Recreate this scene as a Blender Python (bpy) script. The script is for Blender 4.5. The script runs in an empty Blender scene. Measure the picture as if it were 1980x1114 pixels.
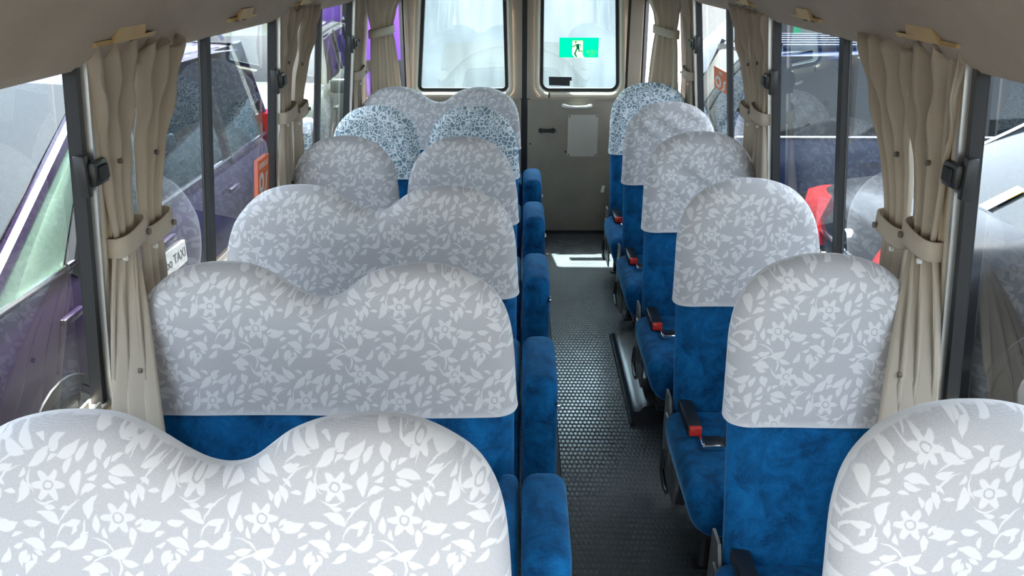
import bpy, bmesh, math, random
from mathutils import Vector, Matrix
rnd = random.Random(7)
S = bpy.context.scene
COL = S.collection
R = math.radians

# ------------------------------------------------------------------ camera
cam_d = bpy.data.cameras.new('camera')
cam = bpy.data.objects.new('camera', cam_d)
COL.objects.link(cam)
cam_d.lens = 30.0
cam_d.sensor_width = 36.0
cam_d.clip_start = 0.02
cam.location = (0, 0, 1.66)
cam.rotation_euler = (R(90 - 21.08), 0, R(0.745))
S.camera = cam

# ------------------------------------------------------------------ light
w = bpy.data.worlds.new('sky')
S.world = w
w.use_nodes = True
wn = w.node_tree
wn.nodes.clear()
sky = wn.nodes.new('ShaderNodeTexSky')
sky.sky_type = 'NISHITA'
sky.sun_disc = False
sky.sun_elevation = R(66)
sky.sun_rotation = R(8)
sky.air_density = 1.0
sky.dust_density = 3.0
sky.ozone_density = 1.0
bg = wn.nodes.new('ShaderNodeBackground')
bg.inputs['Strength'].default_value = 0.42
wo = wn.nodes.new('ShaderNodeOutputWorld')
hs = wn.nodes.new('ShaderNodeHueSaturation')     # hazy, washed-out summer sky
hs.inputs['Saturation'].default_value = 0.42
wn.links.new(sky.outputs[0], hs.inputs['Color'])
wn.links.new(hs.outputs[0], bg.inputs['Color'])
wn.links.new(bg.outputs[0], wo.inputs[0])

sun_d = bpy.data.lights.new('sun', 'SUN')
sun_d.energy = 11.0
sun_d.angle = R(0.6)
sun_d.color = (1.0, 0.95, 0.86)
sun = bpy.data.objects.new('sun', sun_d)
COL.objects.link(sun)
sun.location = (0.5, 8, 12)
# travels towards -Y (from behind the bus), slightly towards +X, 66 degrees high
sdir = Vector((0.05, -math.cos(R(65)), -math.sin(R(65))))
sun.rotation_euler = sdir.to_track_quat('-Z', 'Y').to_euler()

S.view_settings.view_transform = 'Standard'
S.view_settings.look = 'None'
S.view_settings.exposure = 2.92
S.view_settings.gamma = 1.0
S.view_settings.use_curve_mapping = False

# ------------------------------------------------------------------ materials
MATS = {}


def newmat(name):
    m = bpy.data.materials.new(name)
    m.use_nodes = True
    m.node_tree.nodes.clear()
    out = m.node_tree.nodes.new('ShaderNodeOutputMaterial')
    MATS[name] = m
    return m, m.node_tree, out


def nd(nt, typ, ins=None, **props):
    n = nt.nodes.new(typ)
    for k, v in props.items():
        setattr(n, k, v)
    if ins:
        for k, v in ins.items():
            if isinstance(v, bpy.types.NodeSocket):
                nt.links.new(v, n.inputs[k])
            else:
                n.inputs[k].default_value = v
    return n


def mth(nt, op, a, b=None, c=None, clamp=False):
    ins = {0: a}
    if b is not None:
        ins[1] = b
    if c is not None:
        ins[2] = c
    n = nd(nt, 'ShaderNodeMath', ins, operation=op)
    n.use_clamp = clamp
    return n.outputs[0]


def mixc(nt, fac, a, b):
    n = nd(nt, 'ShaderNodeMix', data_type='RGBA')
    for idx, v in ((0, fac), (6, a), (7, b)):
        if isinstance(v, bpy.types.NodeSocket):
            nt.links.new(v, n.inputs[idx])
        else:
            n.inputs[idx].default_value = v if idx == 0 else (tuple(v) + (1,) if len(v) == 3 else v)
    return n.outputs[2]


def c4(c):
    return tuple(c) + (1,) if len(c) == 3 else c


def plain(name, col, rough=0.6, metal=0.0, spec=0.5, noise=0.0, nscale=30, bump=0.0, bscale=200, coat=0.0, emis=None, sheen=0.0):
    m, nt, out = newmat(name)
    p = nd(nt, 'ShaderNodeBsdfPrincipled', {'Base Color': c4(col), 'Roughness': rough, 'Metallic': metal,
                                            'Specular IOR Level': spec, 'Coat Weight': coat, 'Sheen Weight': sheen})
    tc = nd(nt, 'ShaderNodeTexCoord')
    if noise:
        nz = nd(nt, 'ShaderNodeTexNoise', {'Vector': tc.outputs['Object'], 'Scale': nscale, 'Detail': 4.0})
        lo = tuple(max(0, v * (1 - noise)) for v in col[:3])
        hi = tuple(min(1, v * (1 + noise)) for v in col[:3])
        nt.links.new(mixc(nt, nz.outputs[0], lo, hi), p.inputs['Base Color'])
    if bump:
        nb = nd(nt, 'ShaderNodeTexNoise', {'Vector': tc.outputs['Object'], 'Scale': bscale, 'Detail': 3.0})
        b = nd(nt, 'ShaderNodeBump', {'Strength': bump, 'Distance': 0.002, 'Height': nb.outputs[0]})
        nt.links.new(b.outputs[0], p.inputs['Normal'])
    if emis:
        p.inputs['Emission Color'].default_value = c4(emis[0])
        p.inputs['Emission Strength'].default_value = emis[1]
    nt.links.new(p.outputs[0], out.inputs[0])
    return m


def film(name, col):
    """translucent sticker film"""
    m, nt, out = newmat(name)
    tc = nd(nt, 'ShaderNodeTexCoord')
    nz = nd(nt, 'ShaderNodeTexNoise', {'Vector': tc.outputs['Object'], 'Scale': 40.0, 'Detail': 2.0})
    cc = mixc(nt, nz.outputs[0], tuple(v * .93 for v in col), col)
    d = nd(nt, 'ShaderNodeBsdfDiffuse', {'Color': cc})
    t = nd(nt, 'ShaderNodeBsdfTranslucent', {'Color': cc})
    mx = nd(nt, 'ShaderNodeMixShader', {0: .5, 1: d.outputs[0], 2: t.outputs[0]})
    nt.links.new(mx.outputs[0], out.inputs[0])
    return m


def leaf_group():
    g = bpy.data.node_groups.new('lace_leaf', 'ShaderNodeTree')
    for nm in ('P', 'C', 'A', 'B'):
        g.interface.new_socket(nm, in_out='INPUT', socket_type='NodeSocketVector')
    g.interface.new_socket('K', in_out='INPUT', socket_type='NodeSocketFloat')
    g.interface.new_socket('Prev', in_out='INPUT', socket_type='NodeSocketFloat')
    g.interface.new_socket('V', in_out='OUTPUT', socket_type='NodeSocketFloat')
    gi = g.nodes.new('NodeGroupInput')
    go = g.nodes.new('NodeGroupOutput')
    d = nd(g, 'ShaderNodeVectorMath', {0: gi.outputs['P'], 1: gi.outputs['C']}, operation='SUBTRACT')
    wv = nd(g, 'ShaderNodeVectorMath', {0: d.outputs[0], 1: (.5, .5, .5), 2: (-.5, -.5, -.5)}, operation='WRAP')
    u = nd(g, 'ShaderNodeVectorMath', {0: wv.outputs[0], 1: gi.outputs['A']}, operation='DOT_PRODUCT').outputs['Value']
    v = nd(g, 'ShaderNodeVectorMath', {0: wv.outputs[0], 1: gi.outputs['B']}, operation='DOT_PRODUCT').outputs['Value']
    u2 = mth(g, 'MULTIPLY', u, u)
    vv = mth(g, 'SUBTRACT', v, mth(g, 'MULTIPLY', u2, gi.outputs['K']))
    av = mth(g, 'ABSOLUTE', vv)
    prof = mth(g, 'MULTIPLY', mth(g, 'SUBTRACT', 1.0, u2), mth(g, 'MAXIMUM', mth(g, 'MULTIPLY_ADD', u, -0.35, 1.0), 0.3))
    val = mth(g, 'SUBTRACT', prof, av)
    r = mth(g, 'MAXIMUM', val, gi.outputs['Prev'])
    g.links.new(r, go.inputs['V'])
    return g


LEAF = leaf_group()


def lace_motifs(seed):
    """leaves and stems on a unit torus tile: (cx,cy,angle,L,W,K)"""
    q = random.Random(seed)
    flowers = [(.20, .22, .10), (.72, .45, .10), (.30, .74, .095)]
    items = []

    def tor(a, b):
        dx = abs(a[0] - b[0]); dy = abs(a[1] - b[1])
        return math.hypot(min(dx, 1 - dx), min(dy, 1 - dy))

    def ang(x, y):
        return 1.9 * math.sin(2 * math.pi * (x + .35)) + 1.5 * math.cos(2 * math.pi * (y * 1 + x)) + .6
    placed = []
    for L, W, n in ((.100, .042, 14), (.072, .030, 22), (.046, .019, 26)):
        cnt = 0
        for _ in range(4000):
            if cnt >= n:
                break
            x, y = q.random(), q.random()
            if any(tor((x, y), f) < f[2] + L * .72 for f in flowers):
                continue
            a = ang(x, y) + q.uniform(-.5, .5) + (math.pi if q.random() < .4 else 0)
            ok = True
            for k in (-.6, 0, .6):
                p = ((x + k * L * math.cos(a)) % 1, (y + k * L * math.sin(a)) % 1)
                if any(tor(p, o[:2]) < W * .62 + o[2] for o in placed):
                    ok = False
                    break
            if not ok:
                continue
            for k in (-.6, 0, .6):
                placed.append(((x + k * L * math.cos(a)) % 1, (y + k * L * math.sin(a)) % 1, W * .6))
            items.append((x, y, a, L, W, q.choice((-1, 1)) * q.uniform(.3, .9)))
            cnt += 1
    for k in range(12):   # thin curling stems
        x, y = (k * .37 + .1) % 1, (k * .61 + .05) % 1
        a = ang(x, y) + .5
        items.append((x, y, a, q.uniform(.09, .15), .010, q.choice((-1, 1)) * q.uniform(3, 5)))
    return flowers, items


def cloth_lace(name, tile, seed, tint=(1, 1, 1)):
    m, nt, out = newmat(name)
    uv = nd(nt, 'ShaderNodeUVMap', uv_map='UVMap')
    P0 = nd(nt, 'ShaderNodeVectorMath', {0: uv.outputs[0], 1: (1 / tile, 1 / tile, 0)}, operation='MULTIPLY')
    wob = nd(nt, 'ShaderNodeTexNoise', {'Vector': uv.outputs[0], 'Scale': 90.0, 'Detail': 1.0})
    P = nd(nt, 'ShaderNodeVectorMath', {0: wob.outputs['Color'], 1: (.022, .022, 0), 2: P0.outputs[0]}, operation='MULTIPLY_ADD').outputs[0]
    flowers, items = lace_motifs(seed)
    prev = None
    for (x, y, a, L, W, K) in items:
        n = nt.nodes.new('ShaderNodeGroup')
        n.node_tree = LEAF
        nt.links.new(P, n.inputs['P'])
        n.inputs['C'].default_value = (x, y, 0)
        n.inputs['A'].default_value = (math.cos(a) / L, math.sin(a) / L, 0)
        n.inputs['B'].default_value = (-math.sin(a) / W, math.cos(a) / W, 0)
        n.inputs['K'].default_value = K
        if prev is None:
            n.inputs['Prev'].default_value = -1
        else:
            nt.links.new(prev, n.inputs['Prev'])
        prev = n.outputs[0]
    for (fx, fy, fr) in flowers:
        d = nd(nt, 'ShaderNodeVectorMath', {0: P, 1: (fx, fy, 0)}, operation='SUBTRACT')
        wv = nd(nt, 'ShaderNodeVectorMath', {0: d.outputs[0], 1: (.5, .5, .5), 2: (-.5, -.5, -.5)}, operation='WRAP')
        sp = nd(nt, 'ShaderNodeSeparateXYZ', {0: wv.outputs[0]})
        th = mth(nt, 'ARCTAN2', sp.outputs[1], sp.outputs[0])
        rr = nd(nt, 'ShaderNodeVectorMath', {0: wv.outputs[0]}, operation='LENGTH').outputs['Value']
        pet = mth(nt, 'MULTIPLY_ADD', mth(nt, 'COSINE', mth(nt, 'MULTIPLY', th, 6.0)), .30 * fr, fr)
        val = mth(nt, 'MULTIPLY', mth(nt, 'SUBTRACT', pet, rr), 14.0)
        core = mth(nt, 'MULTIPLY', mth(nt, 'ABSOLUTE', mth(nt, 'SUBTRACT', rr, fr * .33)), 60.0)
        val = mth(nt, 'MINIMUM', val, mth(nt, 'SUBTRACT', core, .25))
        prev = mth(nt, 'MAXIMUM', prev, val)
    mask = nd(nt, 'ShaderNodeMapRange', {0: prev, 1: 0.0, 2: 0.28, 3: 0.0, 4: 1.0}, interpolation_type='SMOOTHSTEP').outputs[0]
    # fine net between the motifs
    ns = nd(nt, 'ShaderNodeVectorMath', {0: uv.outputs[0], 1: (520, 520, 0)}, operation='MULTIPLY')
    vo = nd(nt, 'ShaderNodeTexVoronoi', {'Vector': ns.outputs[0], 'Scale': 1.0, 'Randomness': 0.35})
    net = nd(nt, 'ShaderNodeMapRange', {0: vo.outputs['Distance'], 1: .1, 2: .6, 3: .0, 4: 1.0}).outputs[0]
    ground = mixc(nt, net, (.47 * tint[0], .47 * tint[1], .485 * tint[2]), (.60 * tint[0], .60 * tint[1], .615 * tint[2]))
    motif = (.78 * tint[0], .78 * tint[1], .785 * tint[2])
    col = mixc(nt, mask, ground, motif)
    rim = nd(nt, 'ShaderNodeAttribute', attribute_name='rim').outputs['Fac']
    plainc = (.74 * tint[0], .74 * tint[1], .75 * tint[2])
    col = mixc(nt, rim, col, plainc)
    b = nd(nt, 'ShaderNodeBump', {'Strength': .25, 'Distance': 0.0015, 'Height': mask})
    p = nd(nt, 'ShaderNodeBsdfPrincipled', {'Base Color': col, 'Roughness': .85, 'Specular IOR Level': .15, 'Normal': b.outputs[0], 'Sheen Weight': .15})
    tr = nd(nt, 'ShaderNodeBsdfTranslucent', {'Color': col})
    mx = nd(nt, 'ShaderNodeMixShader', {0: .12, 1: p.outputs[0], 2: tr.outputs[0]})
    nt.links.new(mx.outputs[0], out.inputs[0])
    return m


def cloth_crochet(name):
    m, nt, out = newmat(name)
    uv = nd(nt, 'ShaderNodeUVMap', uv_map='UVMap')
    v1 = nd(nt, 'ShaderNodeTexVoronoi', {'Vector': uv.outputs[0], 'Scale': 44.0, 'Randomness': .8})
    ring = mth(nt, 'ABSOLUTE', mth(nt, 'SUBTRACT', v1.outputs['Distance'], .27))
    v2 = nd(nt, 'ShaderNodeTexVoronoi', {'Vector': uv.outputs[0], 'Scale': 44.0, 'Randomness': .8}, feature='DISTANCE_TO_EDGE')
    edge = nd(nt, 'ShaderNodeMapRange', {0: v2.outputs['Distance'], 1: .04, 2: .12, 3: 1.0, 4: 0.0}).outputs[0]
    ringm = nd(nt, 'ShaderNodeMapRange', {0: ring, 1: .05, 2: .10, 3: 1.0, 4: 0.0}).outputs[0]
    v3 = nd(nt, 'ShaderNodeTexVoronoi', {'Vector': uv.outputs[0], 'Scale': 70.0, 'Randomness': 1.0})
    hole = nd(nt, 'ShaderNodeMapRange', {0: v3.outputs['Distance'], 1: .18, 2: .34, 3: 1.0, 4: 0.0}).outputs[0]
    thr = mth(nt, 'MAXIMUM', ringm, edge)
    thr = mth(nt, 'SUBTRACT', thr, mth(nt, 'MULTIPLY', hole, .25), clamp=True)
    col = mixc(nt, thr, (.20, .29, .34), (.80, .83, .84))
    rim = nd(nt, 'ShaderNodeAttribute', attribute_name='rim').outputs['Fac']
    col = mixc(nt, mth(nt, 'MULTIPLY', rim, .75), col, (.76, .79, .80))
    b = nd(nt, 'ShaderNodeBump', {'Strength': .5, 'Distance': 0.002, 'Height': thr})
    p = nd(nt, 'ShaderNodeBsdfPrincipled', {'Base Color': col, 'Roughness': .85, 'Specular IOR Level': .15, 'Normal': b.outputs[0]})
    nt.links.new(p.outputs[0], out.inputs[0])
    return m


def velour(name, base, hi):
    m, nt, out = newmat(name)
    tc = nd(nt, 'ShaderNodeTexCoord')
    n1 = nd(nt, 'ShaderNodeTexNoise', {'Vector': tc.outputs['Object'], 'Scale': 16.0, 'Detail': 7.0, 'Roughness': .7, 'Distortion': .5})
    n2 = nd(nt, 'ShaderNodeTexNoise', {'Vector': tc.outputs['Object'], 'Scale': 260.0, 'Detail': 2.0})
    f = nd(nt, 'ShaderNodeMapRange', {0: n1.outputs[0], 1: .38, 2: .66, 3: 0.0, 4: 1.0}).outputs[0]
    f2 = mth(nt, 'MULTIPLY_ADD', n2.outputs[0], .45, mth(nt, 'MULTIPLY', f, .75), clamp=True)
    col = mixc(nt, f2, base, hi)
    b = nd(nt, 'ShaderNodeBump', {'Strength': .35, 'Distance': 0.002, 'Height': n2.outputs[0]})
    p = nd(nt, 'ShaderNodeBsdfPrincipled', {'Base Color': col, 'Roughness': .8, 'Specular IOR Level': .15, 'Normal': b.outputs[0],
                                            'Sheen Weight': .45, 'Sheen Roughness': .35, 'Sheen Tint': (.25, .62, 1, 1)})
    nt.links.new(p.outputs[0], out.inputs[0])
    return m


def glass(name, tint, dust=0.0, ior=1.7, rough=0.0):
    m, nt, out = newmat(name)
    fr = nd(nt, 'ShaderNodeFresnel', {'IOR': ior})
    tr = nd(nt, 'ShaderNodeBsdfTransparent', {'Color': c4([math.sqrt(v) for v in tint])})
    gl = nd(nt, 'ShaderNodeBsdfGlossy', {'Color': (1, 1, 1, 1), 'Roughness': rough})
    geo = nd(nt, 'ShaderNodeNewGeometry')     # the pane is a thin slab: only its entry face mirrors
    fac = mth(nt, 'MULTIPLY', fr.outputs[0], mth(nt, 'SUBTRACT', 1.0, geo.outputs['Backfacing']))
    mx = nd(nt, 'ShaderNodeMixShader', {0: fac, 1: tr.outputs[0], 2: gl.outputs[0]})
    res = mx.outputs[0]
    if dust:
        tc = nd(nt, 'ShaderNodeTexCoord')
        sc = nd(nt, 'ShaderNodeVectorMath', {0: tc.outputs['Object'], 1: (1, 1, .25)}, operation='MULTIPLY')
        nz = nd(nt, 'ShaderNodeTexNoise', {'Vector': sc.outputs[0], 'Scale': 9.0, 'Detail': 5.0})
        df = mth(nt, 'MULTIPLY', nd(nt, 'ShaderNodeMapRange', {0: nz.outputs[0], 1: .25, 2: .75, 3: .55, 4: 1.25}).outputs[0], dust)
        tl = nd(nt, 'ShaderNodeBsdfTranslucent', {'Color': (.82, .93, .97, 1)})
        m2 = nd(nt, 'ShaderNodeMixShader', {0: df, 1: res, 2: tl.outputs[0]})
        res = m2.outputs[0]
    nt.links.new(res, out.inputs[0])
    return m


def floor_mat():
    m, nt, out = newmat('floor_rubber')
    tc = nd(nt, 'ShaderNodeTexCoord')
    # small rounded studs in offset rows
    sc = nd(nt, 'ShaderNodeVectorMath', {0: tc.outputs['Object'], 1: (62, 36, 0)}, operation='MULTIPLY')
    sp = nd(nt, 'ShaderNodeSeparateXYZ', {0: sc.outputs[0]})
    row = mth(nt, 'FLOOR', sp.outputs[1])
    xo = mth(nt, 'FRACT', mth(nt, 'MULTIPLY_ADD', row, .5, sp.outputs[0]))
    yo = mth(nt, 'FRACT', sp.outputs[1])
    dx = mth(nt, 'MULTIPLY', mth(nt, 'ABSOLUTE', mth(nt, 'SUBTRACT', xo, .5)), 2.0)
    dy = mth(nt, 'MULTIPLY', mth(nt, 'ABSOLUTE', mth(nt, 'SUBTRACT', yo, .5)), 2.0)
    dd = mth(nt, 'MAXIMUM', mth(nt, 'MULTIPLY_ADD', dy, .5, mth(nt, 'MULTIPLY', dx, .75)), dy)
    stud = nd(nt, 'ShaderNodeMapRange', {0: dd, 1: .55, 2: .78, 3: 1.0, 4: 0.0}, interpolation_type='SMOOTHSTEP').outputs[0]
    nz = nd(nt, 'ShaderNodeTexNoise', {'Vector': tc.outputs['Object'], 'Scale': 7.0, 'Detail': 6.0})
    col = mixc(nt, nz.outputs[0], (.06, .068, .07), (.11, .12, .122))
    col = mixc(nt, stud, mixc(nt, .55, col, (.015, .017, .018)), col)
    b = nd(nt, 'ShaderNodeBump', {'Strength': .3, 'Distance': 0.0012, 'Height': stud})
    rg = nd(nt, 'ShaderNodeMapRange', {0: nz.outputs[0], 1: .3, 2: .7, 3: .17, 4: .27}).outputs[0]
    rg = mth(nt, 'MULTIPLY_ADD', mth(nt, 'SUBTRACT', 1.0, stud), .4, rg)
    p = nd(nt, 'ShaderNodeBsdfPrincipled', {'Base Color': col, 'Roughness': rg, 'Specular IOR Level': .75, 'Normal': b.outputs[0]})
    nt.links.new(p.outputs[0], out.inputs[0])
    return m


def hardboard(name, a, b_, rough=.75, scale=240):
    m, nt, out = newmat(name)
    tc = nd(nt, 'ShaderNodeTexCoord')
    n1 = nd(nt, 'ShaderNodeTexNoise', {'Vector': tc.outputs['Object'], 'Scale': 6.0, 'Detail': 5.0})
    n2 = nd(nt, 'ShaderNodeTexNoise', {'Vector': tc.outputs['Object'], 'Scale': scale, 'Detail': 2.0})
    f = mth(nt, 'MULTIPLY_ADD', n2.outputs[0], .5, mth(nt, 'MULTIPLY', n1.outputs[0], .5))
    col = mixc(nt, nd(nt, 'ShaderNodeMapRange', {0: f, 1: .35, 2: .65, 3: 0.0, 4: 1.0}).outputs[0], a, b_)
    b = nd(nt, 'ShaderNodeBump', {'Strength': .2, 'Distance': 0.001, 'Height': n2.outputs[0]})
    p = nd(nt, 'ShaderNodeBsdfPrincipled', {'Base Color': col, 'Roughness': rough, 'Specular IOR Level': .3, 'Normal': b.outputs[0]})
    nt.links.new(p.outputs[0], out.inputs[0])
    return m


def weave(name, a, b_):
    m, nt, out = newmat(name)
    tc = nd(nt, 'ShaderNodeTexCoord')
    n1 = nd(nt, 'ShaderNodeTexNoise', {'Vector': tc.outputs['Object'], 'Scale': 420.0, 'Detail': 2.0})
    n0 = nd(nt, 'ShaderNodeTexNoise', {'Vector': tc.outputs['Object'], 'Scale': 4.0, 'Detail': 3.0})
    col = mixc(nt, mth(nt, 'MULTIPLY_ADD', n1.outputs[0], .6, mth(nt, 'MULTIPLY', n0.outputs[0], .4)), a, b_)
    b = nd(nt, 'ShaderNodeBump', {'Strength': .3, 'Distance': 0.001, 'Height': n1.outputs[0]})
    p = nd(nt, 'ShaderNodeBsdfPrincipled', {'Base Color': col, 'Roughness': .9, 'Specular IOR Level': .1, 'Normal': b.outputs[0], 'Sheen Weight': .2})
    tr = nd(nt, 'ShaderNodeBsdfTranslucent', {'Color': col})
    mx = nd(nt, 'ShaderNodeMixShader', {0: .18, 1: p.outputs[0], 2: tr.outputs[0]})
    nt.links.new(mx.outputs[0], out.inputs[0])
    return m


LACE = cloth_lace('lace_cloth', 0.215, 3, (1.0, .968, .948))
CROCHET = cloth_crochet('crochet_cloth')
BLUE = velour('blue_velour', (.0008, .020, .072), (.004, .135, .345))
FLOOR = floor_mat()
CURT = weave('curtain_cloth', (.42, .35, .265), (.58, .50, .40))
LINER = hardboard('ceiling_liner', (.36, .29, .225), (.43, .355, .28), .85, 500)
PANEL = hardboard('door_panel', (.26, .225, .175), (.34, .30, .245))
PANELUP = hardboard('door_upper', (.30, .265, .215), (.37, .325, .27))
FRAME = plain('cream_paint', (.52, .40, .26), .45, noise=.12, nscale=12)
CREAM = plain('cream_metal', (.50, .43, .33), .4, noise=.1, nscale=10)
SILL = plain('sill_aluminium', (.62, .57, .48), .35, metal=.3)
ALU = plain('aluminium', (.6, .6, .58), .3, metal=.9)
RUBBER = plain('black_rubber', (.012, .012, .013), .55)
BLACKP = plain('black_plastic', (.015, .015, .016), .35)
GLOSSB = plain('gloss_black_housing', (.022, .023, .024), .22, noise=.2)
STEEL = plain('grey_steel', (.16, .16, .155), .4, metal=.6)
DARKST = plain('dark_steel', (.03, .03, .032), .5, metal=.4)
REDP = plain('red_plastic', (.65, .03, .02), .35)
CHROME = plain('chrome', (.75, .76, .78), .12, metal=1.0)
TANPL = plain('tan_plastic', (.55, .37, .16), .5, noise=.25, nscale=18)
BUTTON = plain('brown_button', (.13, .10, .075), .4)
WHITEP = plain('white_plastic', (.82, .80, .74), .35)
PAPER = plain('paper_card', (.55, .51, .44), .8, noise=.08, nscale=8)
GREEN = film('sign_green', (.0, .72, .46))
PALE = film('sign_pale', (.86, .92, .62))
TAPE = plain('black_tape', (.012, .013, .016), .5)
SIDEGL = glass('side_glass', (.27, .305, .32), ior=2.0)
REARGL = glass('rear_glass', (.36, .50, .54), dust=.03)
FRONTGL = glass('front_glass', (.88, .9, .88), ior=1.45)
CORNGL = glass('corner_glass', (.80, .82, .85))


# ------------------------------------------------------------------ mesh helpers
class MB:
    def __init__(self):
        self.v, self.f, self.uv, self.at = [], [], None, None

    def add(self, vs, fs):
        o = len(self.v)
        self.v += [tuple(p) for p in vs]
        self.f += [tuple(i + o for i in f) for f in fs]
        return self

    def box(self, x0, x1, y0, y1, z0, z1):
        return self.add([(x0, y0, z0), (x1, y0, z0), (x1, y1, z0), (x0, y1, z0), (x0, y0, z1), (x1, y0, z1), (x1, y1, z1), (x0, y1, z1)],
                        [(0, 3, 2, 1), (4, 5, 6, 7), (0, 1, 5, 4), (1, 2, 6, 5), (2, 3, 7, 6), (3, 0, 4, 7)])

    def hexa(self, bottom, top):
        """two quads of four points each"""
        return self.add(list(bottom) + list(top), [(0, 3, 2, 1), (4, 5, 6, 7), (0, 1, 5, 4), (1, 2, 6, 5), (2, 3, 7, 6), (3, 0, 4, 7)])

    def rbox(self, x0, x1, y0, y1, z0, z1, r, seg=3):
        bm = bmesh.new()
        bmesh.ops.create_cube(bm, size=1)
        for v in bm.verts:
            v.co = Vector(((x0 + x1) / 2 + v.co.x * (x1 - x0), (y0 + y1) / 2 + v.co.y * (y1 - y0), (z0 + z1) / 2 + v.co.z * (z1 - z0)))
        bmesh.ops.bevel(bm, geom=bm.edges[:], offset=r, segments=seg, affect='EDGES', profile=.5)
        bm.verts.index_update()
        self.add([v.co[:] for v in bm.verts], [[v.index for v in f.verts] for f in bm.faces])
        bm.free()
        return self

    def tube(self, pts, rad, n=8, cap=True):
        pts = [Vector(p) for p in pts]
        rings = []
        for i, p in enumerate(pts):
            t = (pts[min(i + 1, len(pts) - 1)] - pts[max(i - 1, 0)]).normalized()
            a = t.cross(Vector((0, 0, 1)))
            if a.length < .01:
                a = t.cross(Vector((1, 0, 0)))
            a.normalize()
            b = t.cross(a)
            r = rad[i] if isinstance(rad, (list, tuple)) else rad
            rings.append([p + a * (r * math.cos(2 * math.pi * k / n)) + b * (r * math.sin(2 * math.pi * k / n)) for k in range(n)])
        return self.loft(rings, cap)

    def loft(self, rings, cap=True, closed=True):
        n = len(rings[0])
        vs = [p for r in rings for p in r]
        fs = []
        for i in range(len(rings) - 1):
            for k in range(n if closed else n - 1):
                k2 = (k + 1) % n
                fs.append((i * n + k, i * n + k2, (i + 1) * n + k2, (i + 1) * n + k))
        if cap:
            fs.append(tuple(range(n))[::-1])
            fs.append(tuple((len(rings) - 1) * n + k for k in range(n)))
        return self.add(vs, fs)

    def prism(self, poly, fn, d0, d1):
        """poly in 2D, fn(a,b,d)->xyz, extruded d0..d1"""
        n = len(poly)
        vs = [fn(a, b, d0) for a, b in poly] + [fn(a, b, d1) for a, b in poly]
        fs = [tuple(range(n))[::-1], tuple(range(n, 2 * n))] + [(k, (k + 1) % n, n + (k + 1) % n, n + k) for k in range(n)]
        return self.add(vs, fs)

    def ring(self, outer, inner, fn, d0, d1):
        n = len(outer)
        vs = [fn(a, b, d) for d in (d0, d1) for pl in (outer, inner) for a, b in pl]
        fs = []
        for k in range(n):
            j = (k + 1) % n
            fs += [(k, j, n + j, n + k), (2 * n + k, 3 * n + k, 3 * n + j, 2 * n + j), (k, 2 * n + k, 2 * n + j, j), (n + k, n + j, 3 * n + j, 3 * n + k)]
        return self.add(vs, fs)

    def mesh(self, name, mat, smooth=True, angle=40):
        me = bpy.data.meshes.new(name)
        me.from_pydata(self.v, [], self.f)
        bm = bmesh.new()
        bm.from_mesh(me)
        bmesh.ops.recalc_face_normals(bm, faces=bm.faces)
        bm.to_mesh(me)
        bm.free()
        if smooth:
            me.polygons.foreach_set('use_smooth', [True] * len(me.polygons))
            me.set_sharp_from_angle(angle=R(angle))
        me.materials.append(mat)
        return me

    def build(self, name, mat, parent=None, smooth=True, angle=40):
        return link(name, self.mesh(name, mat, smooth, angle), parent)


def link(name, me, parent=None):
    o = bpy.data.objects.new(name, me)
    COL.objects.link(o)
    o.parent = parent
    return o


def tag(o, label=None, cat=None, group=None, kind=None):
    for k, v in (('label', label), ('category', cat), ('group', group), ('kind', kind)):
        if v:
            o[k] = v
    return o


def thing(name, loc=(0, 0, 0), rz=0, label=None, cat=None, group=None, kind=None):
    o = bpy.data.objects.new(name, None)
    COL.objects.link(o)
    o.empty_display_size = .05
    o.location = loc
    o.rotation_euler = (0, 0, rz)
    return tag(o, label, cat, group, kind)


def rrect(x0, x1, z0, z1, r, n=6, skew=0.0, skewl=0.0):
    """rounded rectangle; skew moves the top right corner in x, skewl the top left"""
    pts = []
    for cx, cz, a0 in ((x1 - r, z0 + r, -90), (x1 - r, z1 - r, 0), (x0 + r, z1 - r, 90), (x0 + r, z0 + r, 180)):
        for k in range(n + 1):
            a = R(a0 + 90 * k / n)
            x, z = cx + r * math.cos(a), cz + r * math.sin(a)
            t = (z - z0) / (z1 - z0)
            f = (x - x0) / (x1 - x0)
            pts.append((x + t * (skew * f + skewl * (1 - f)), z))
    return pts


def text_mesh(name, body, size, mat, parent, M, depth=.0008):
    cu = bpy.data.curves.new(name, 'FONT')
    cu.body = body
    cu.size = size
    cu.align_x = 'CENTER'
    cu.align_y = 'CENTER'
    cu.extrude = depth
    t = bpy.data.objects.new(name, cu)
    COL.objects.link(t)
    dg = bpy.context.evaluated_depsgraph_get()
    me = bpy.data.meshes.new_from_object(t.evaluated_get(dg))
    bpy.data.objects.remove(t)
    me.materials.clear()
    me.materials.append(mat)
    me.transform(M)
    return link(name, me, parent)


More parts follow.
